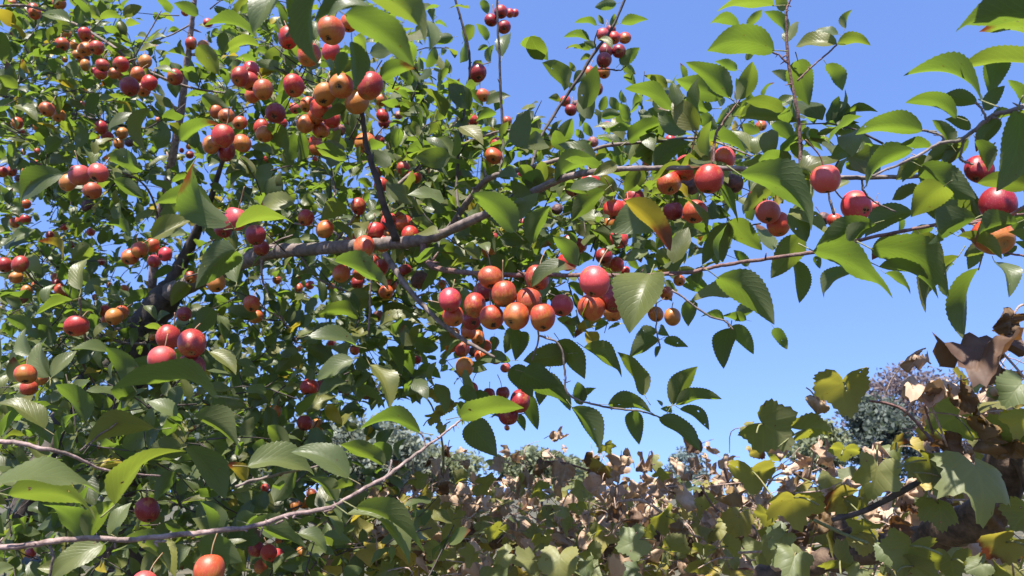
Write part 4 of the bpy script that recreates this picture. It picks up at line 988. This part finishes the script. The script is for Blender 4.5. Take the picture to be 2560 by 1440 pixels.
o = TW.build("twigs", [DARKBARK], main.location, main); o["kind"] = "stuff"
for rt, rs in ((low, low_rest), (right, right_rest)):
    if rs.n: o = rs.build("foliage", [LEAF, GREENSTALK], rt.location, rt); o["kind"] = "stuff"
print("small leaves", nL, "of them in view", n_seen_fill, "apples", len(apples_done)); print("LONG", set(LONG))

# ---------------------------------------------------------------- trees beyond the orchard
def far_material(name, a, b, trans):  # far leaf colours have a bluish haze tint mixed in
    m, nt = mat(name); g = NT(nt); tone = g.attr("tone")
    bs = g.n("ShaderNodeBsdfPrincipled"); g.l(g.mix(tone, a, b), bs.inputs["Base Color"]); bs.inputs["Roughness"].default_value = .7
    tr = g.n("ShaderNodeBsdfTranslucent"); tr.inputs[0].default_value = (*trans, 1)
    mx = g.n("ShaderNodeMixShader"); mx.inputs[0].default_value = .3; g.l(bs.outputs[0], mx.inputs[1]); g.l(tr.outputs[0], mx.inputs[2])
    o = g.n("ShaderNodeOutputMaterial"); g.l(mx.outputs[0], o.inputs[0]); return m
PURPLE = far_material("bronze_foliage", (0.075, 0.058, 0.056), (0.180, 0.140, 0.132), (0.232, 0.160, 0.165))
PINE = far_material("dark_green_foliage", (0.045, 0.058, 0.052), (0.115, 0.140, 0.110), (0.145, 0.189, 0.107))
OLIVE = far_material("olive_foliage", (0.080, 0.102, 0.064), (0.217, 0.239, 0.129), (0.246, 0.275, 0.107))
SAGE = far_material("sage_foliage", (0.087, 0.109, 0.085), (0.217, 0.239, 0.179), (0.203, 0.232, 0.136))
BLUEG = far_material("blue_green_foliage", (0.102, 0.145, 0.150), (0.232, 0.290, 0.281), (0.174, 0.232, 0.194))
def far_tree(name, label, x, top, base_y, wpx, d, m, n, leaf, clumps, lean=0.0, flat=.75, group="trees beyond the orchard"):
    T = at(x, top, d); Bs = at(x, base_y, d); root = empty(name, (T[0], T[1], 0)); tag(root, label, "tree", group)
    Wd = wpx * d / FPX; H = T[2]; cb = max(.6, Bs[2]); ch = H - cb
    b = Bag(); S = np.array([(T[0], T[1], -.1, .022 * H), (T[0] + .05 * Wd, T[1], H * .35, .017 * H), (T[0] + .02 * Wd + lean, T[1], H * .7, .010 * H), (T[0] + lean, T[1], H * .96, .002 * H)])
    Sp = spline(S, 6); V, F, uv = tube(Sp[:, :3], Sp[:, 3], 8, .1); b.add(V, F, uv); b.build("trunk", [DARKBARK], (T[0], T[1], 0), root)
    cr = Bag(); cen = []
    for i in range(clumps):
        for _ in range(40):
            p = rng.uniform(-1, 1, 3)
            if .35 < np.linalg.norm(p) < 1: break
        sz = rng.uniform(.13, .27)
        c = np.array([T[0] + p[0] * Wd * .5 * (1 - .35 * max(0, p[2])), T[1] + p[1] * Wd * .4, cb + ch * (.5 + .5 * p[2]) * .96]); cen.append((c, sz * Wd))
        if i < 16:
            lb = Bag(); k0 = np.array([T[0] + .03 * Wd, T[1], cb + ch * rng.uniform(0, .5) * .8]); V, F, uv = tube(spline(np.array([k0, (k0 + c) / 2 + np.array([0, 0, -.03 * Wd]), c]), 4), np.linspace(.006 * H, .0015 * H, 9), 5); lb.add(V, F, uv); lb.build("limb", [DARKBARK], k0, root)
    per = n // clumps; Vs = []; 
    C = np.repeat(np.array([c for c, s in cen]), per, 0); SZ = np.repeat(np.array([s for c, s in cen]), per)
    g = rng.normal(0, 1, (len(C), 3)); g /= np.linalg.norm(g, axis=1)[:, None]; g *= rng.random((len(C), 1)) ** .45; g[:, 2] *= flat
    P = C + g * SZ[:, None]; P[:, 2] = np.maximum(P[:, 2], .3)
    a = rng.normal(0, 1, (len(P), 3)); a /= np.linalg.norm(a, axis=1)[:, None]; e = np.cross(a, rng.normal(0, 1, (len(P), 3))); e /= np.linalg.norm(e, axis=1)[:, None]
    l = leaf * rng.uniform(.6, 1.3, (len(P), 1)); a = a * l; e = e * l * .55
    V = np.stack([P - a, P + e * .9, P + a, P - e * .9], 1).reshape(-1, 3)
    F = np.arange(len(V)).reshape(-1, 4); tone = np.repeat(np.clip(rng.normal(.5, .25, len(P)), 0, 1), 4)
    cr.add(V, F, None, 0, tone=tone); cr.build("crown", [m], (T[0], T[1], 0), root)
far_tree("bronze_tree", "tall purplish bronze tree rising beyond the grapevine", 2285, 912, 1200, 330, 36, PURPLE, 9000, 0.11, 75)
far_tree("dark_tree", "dark green tree in front of the purplish bronze one", 2185, 985, 1190, 190, 31, PINE, 6000, 0.119, 34)
far_tree("olive_tree", "small olive green tree beside the dark green one", 2035, 1040, 1190, 150, 34, OLIVE, 4500, 0.128, 26)
far_tree("feathery_tree", "feathery blue green tree alone against the sky above the vine row", 1722, 1108, 1205, 110, 42, BLUEG, 1500, 0.119, 18, 0.2)
far_tree("rounded_tree", "rounded green tree above the middle of the vine row", 1345, 1128, 1215, 170, 38, OLIVE, 6000, 0.136, 34)
far_tree("low_tree", "low green tree sloping down beside the rounded one", 1435, 1152, 1215, 120, 39, OLIVE, 3500, 0.136, 22)
far_tree("pale_tree", "big pale green tree behind the leaves left of the sky gap", 925, 1045, 1215, 280, 33, SAGE, 9000, 0.145, 50)
far_tree("spreading_tree", "spreading green tree low in the sky gap beside the pale branch", 1085, 1130, 1215, 240, 36, OLIVE, 6000, 0.145, 36)
far_tree("leafy_tree", "dark leafy tree standing behind the crab apple trunk", 520, 1010, 1230, 520, 24, PINE, 9000, 0.153, 50)
far_tree("hedge_tree", "dark broad tree behind the leaves at the lower left edge", 90, 1090, 1230, 420, 22, PINE, 7000, 0.145, 40)
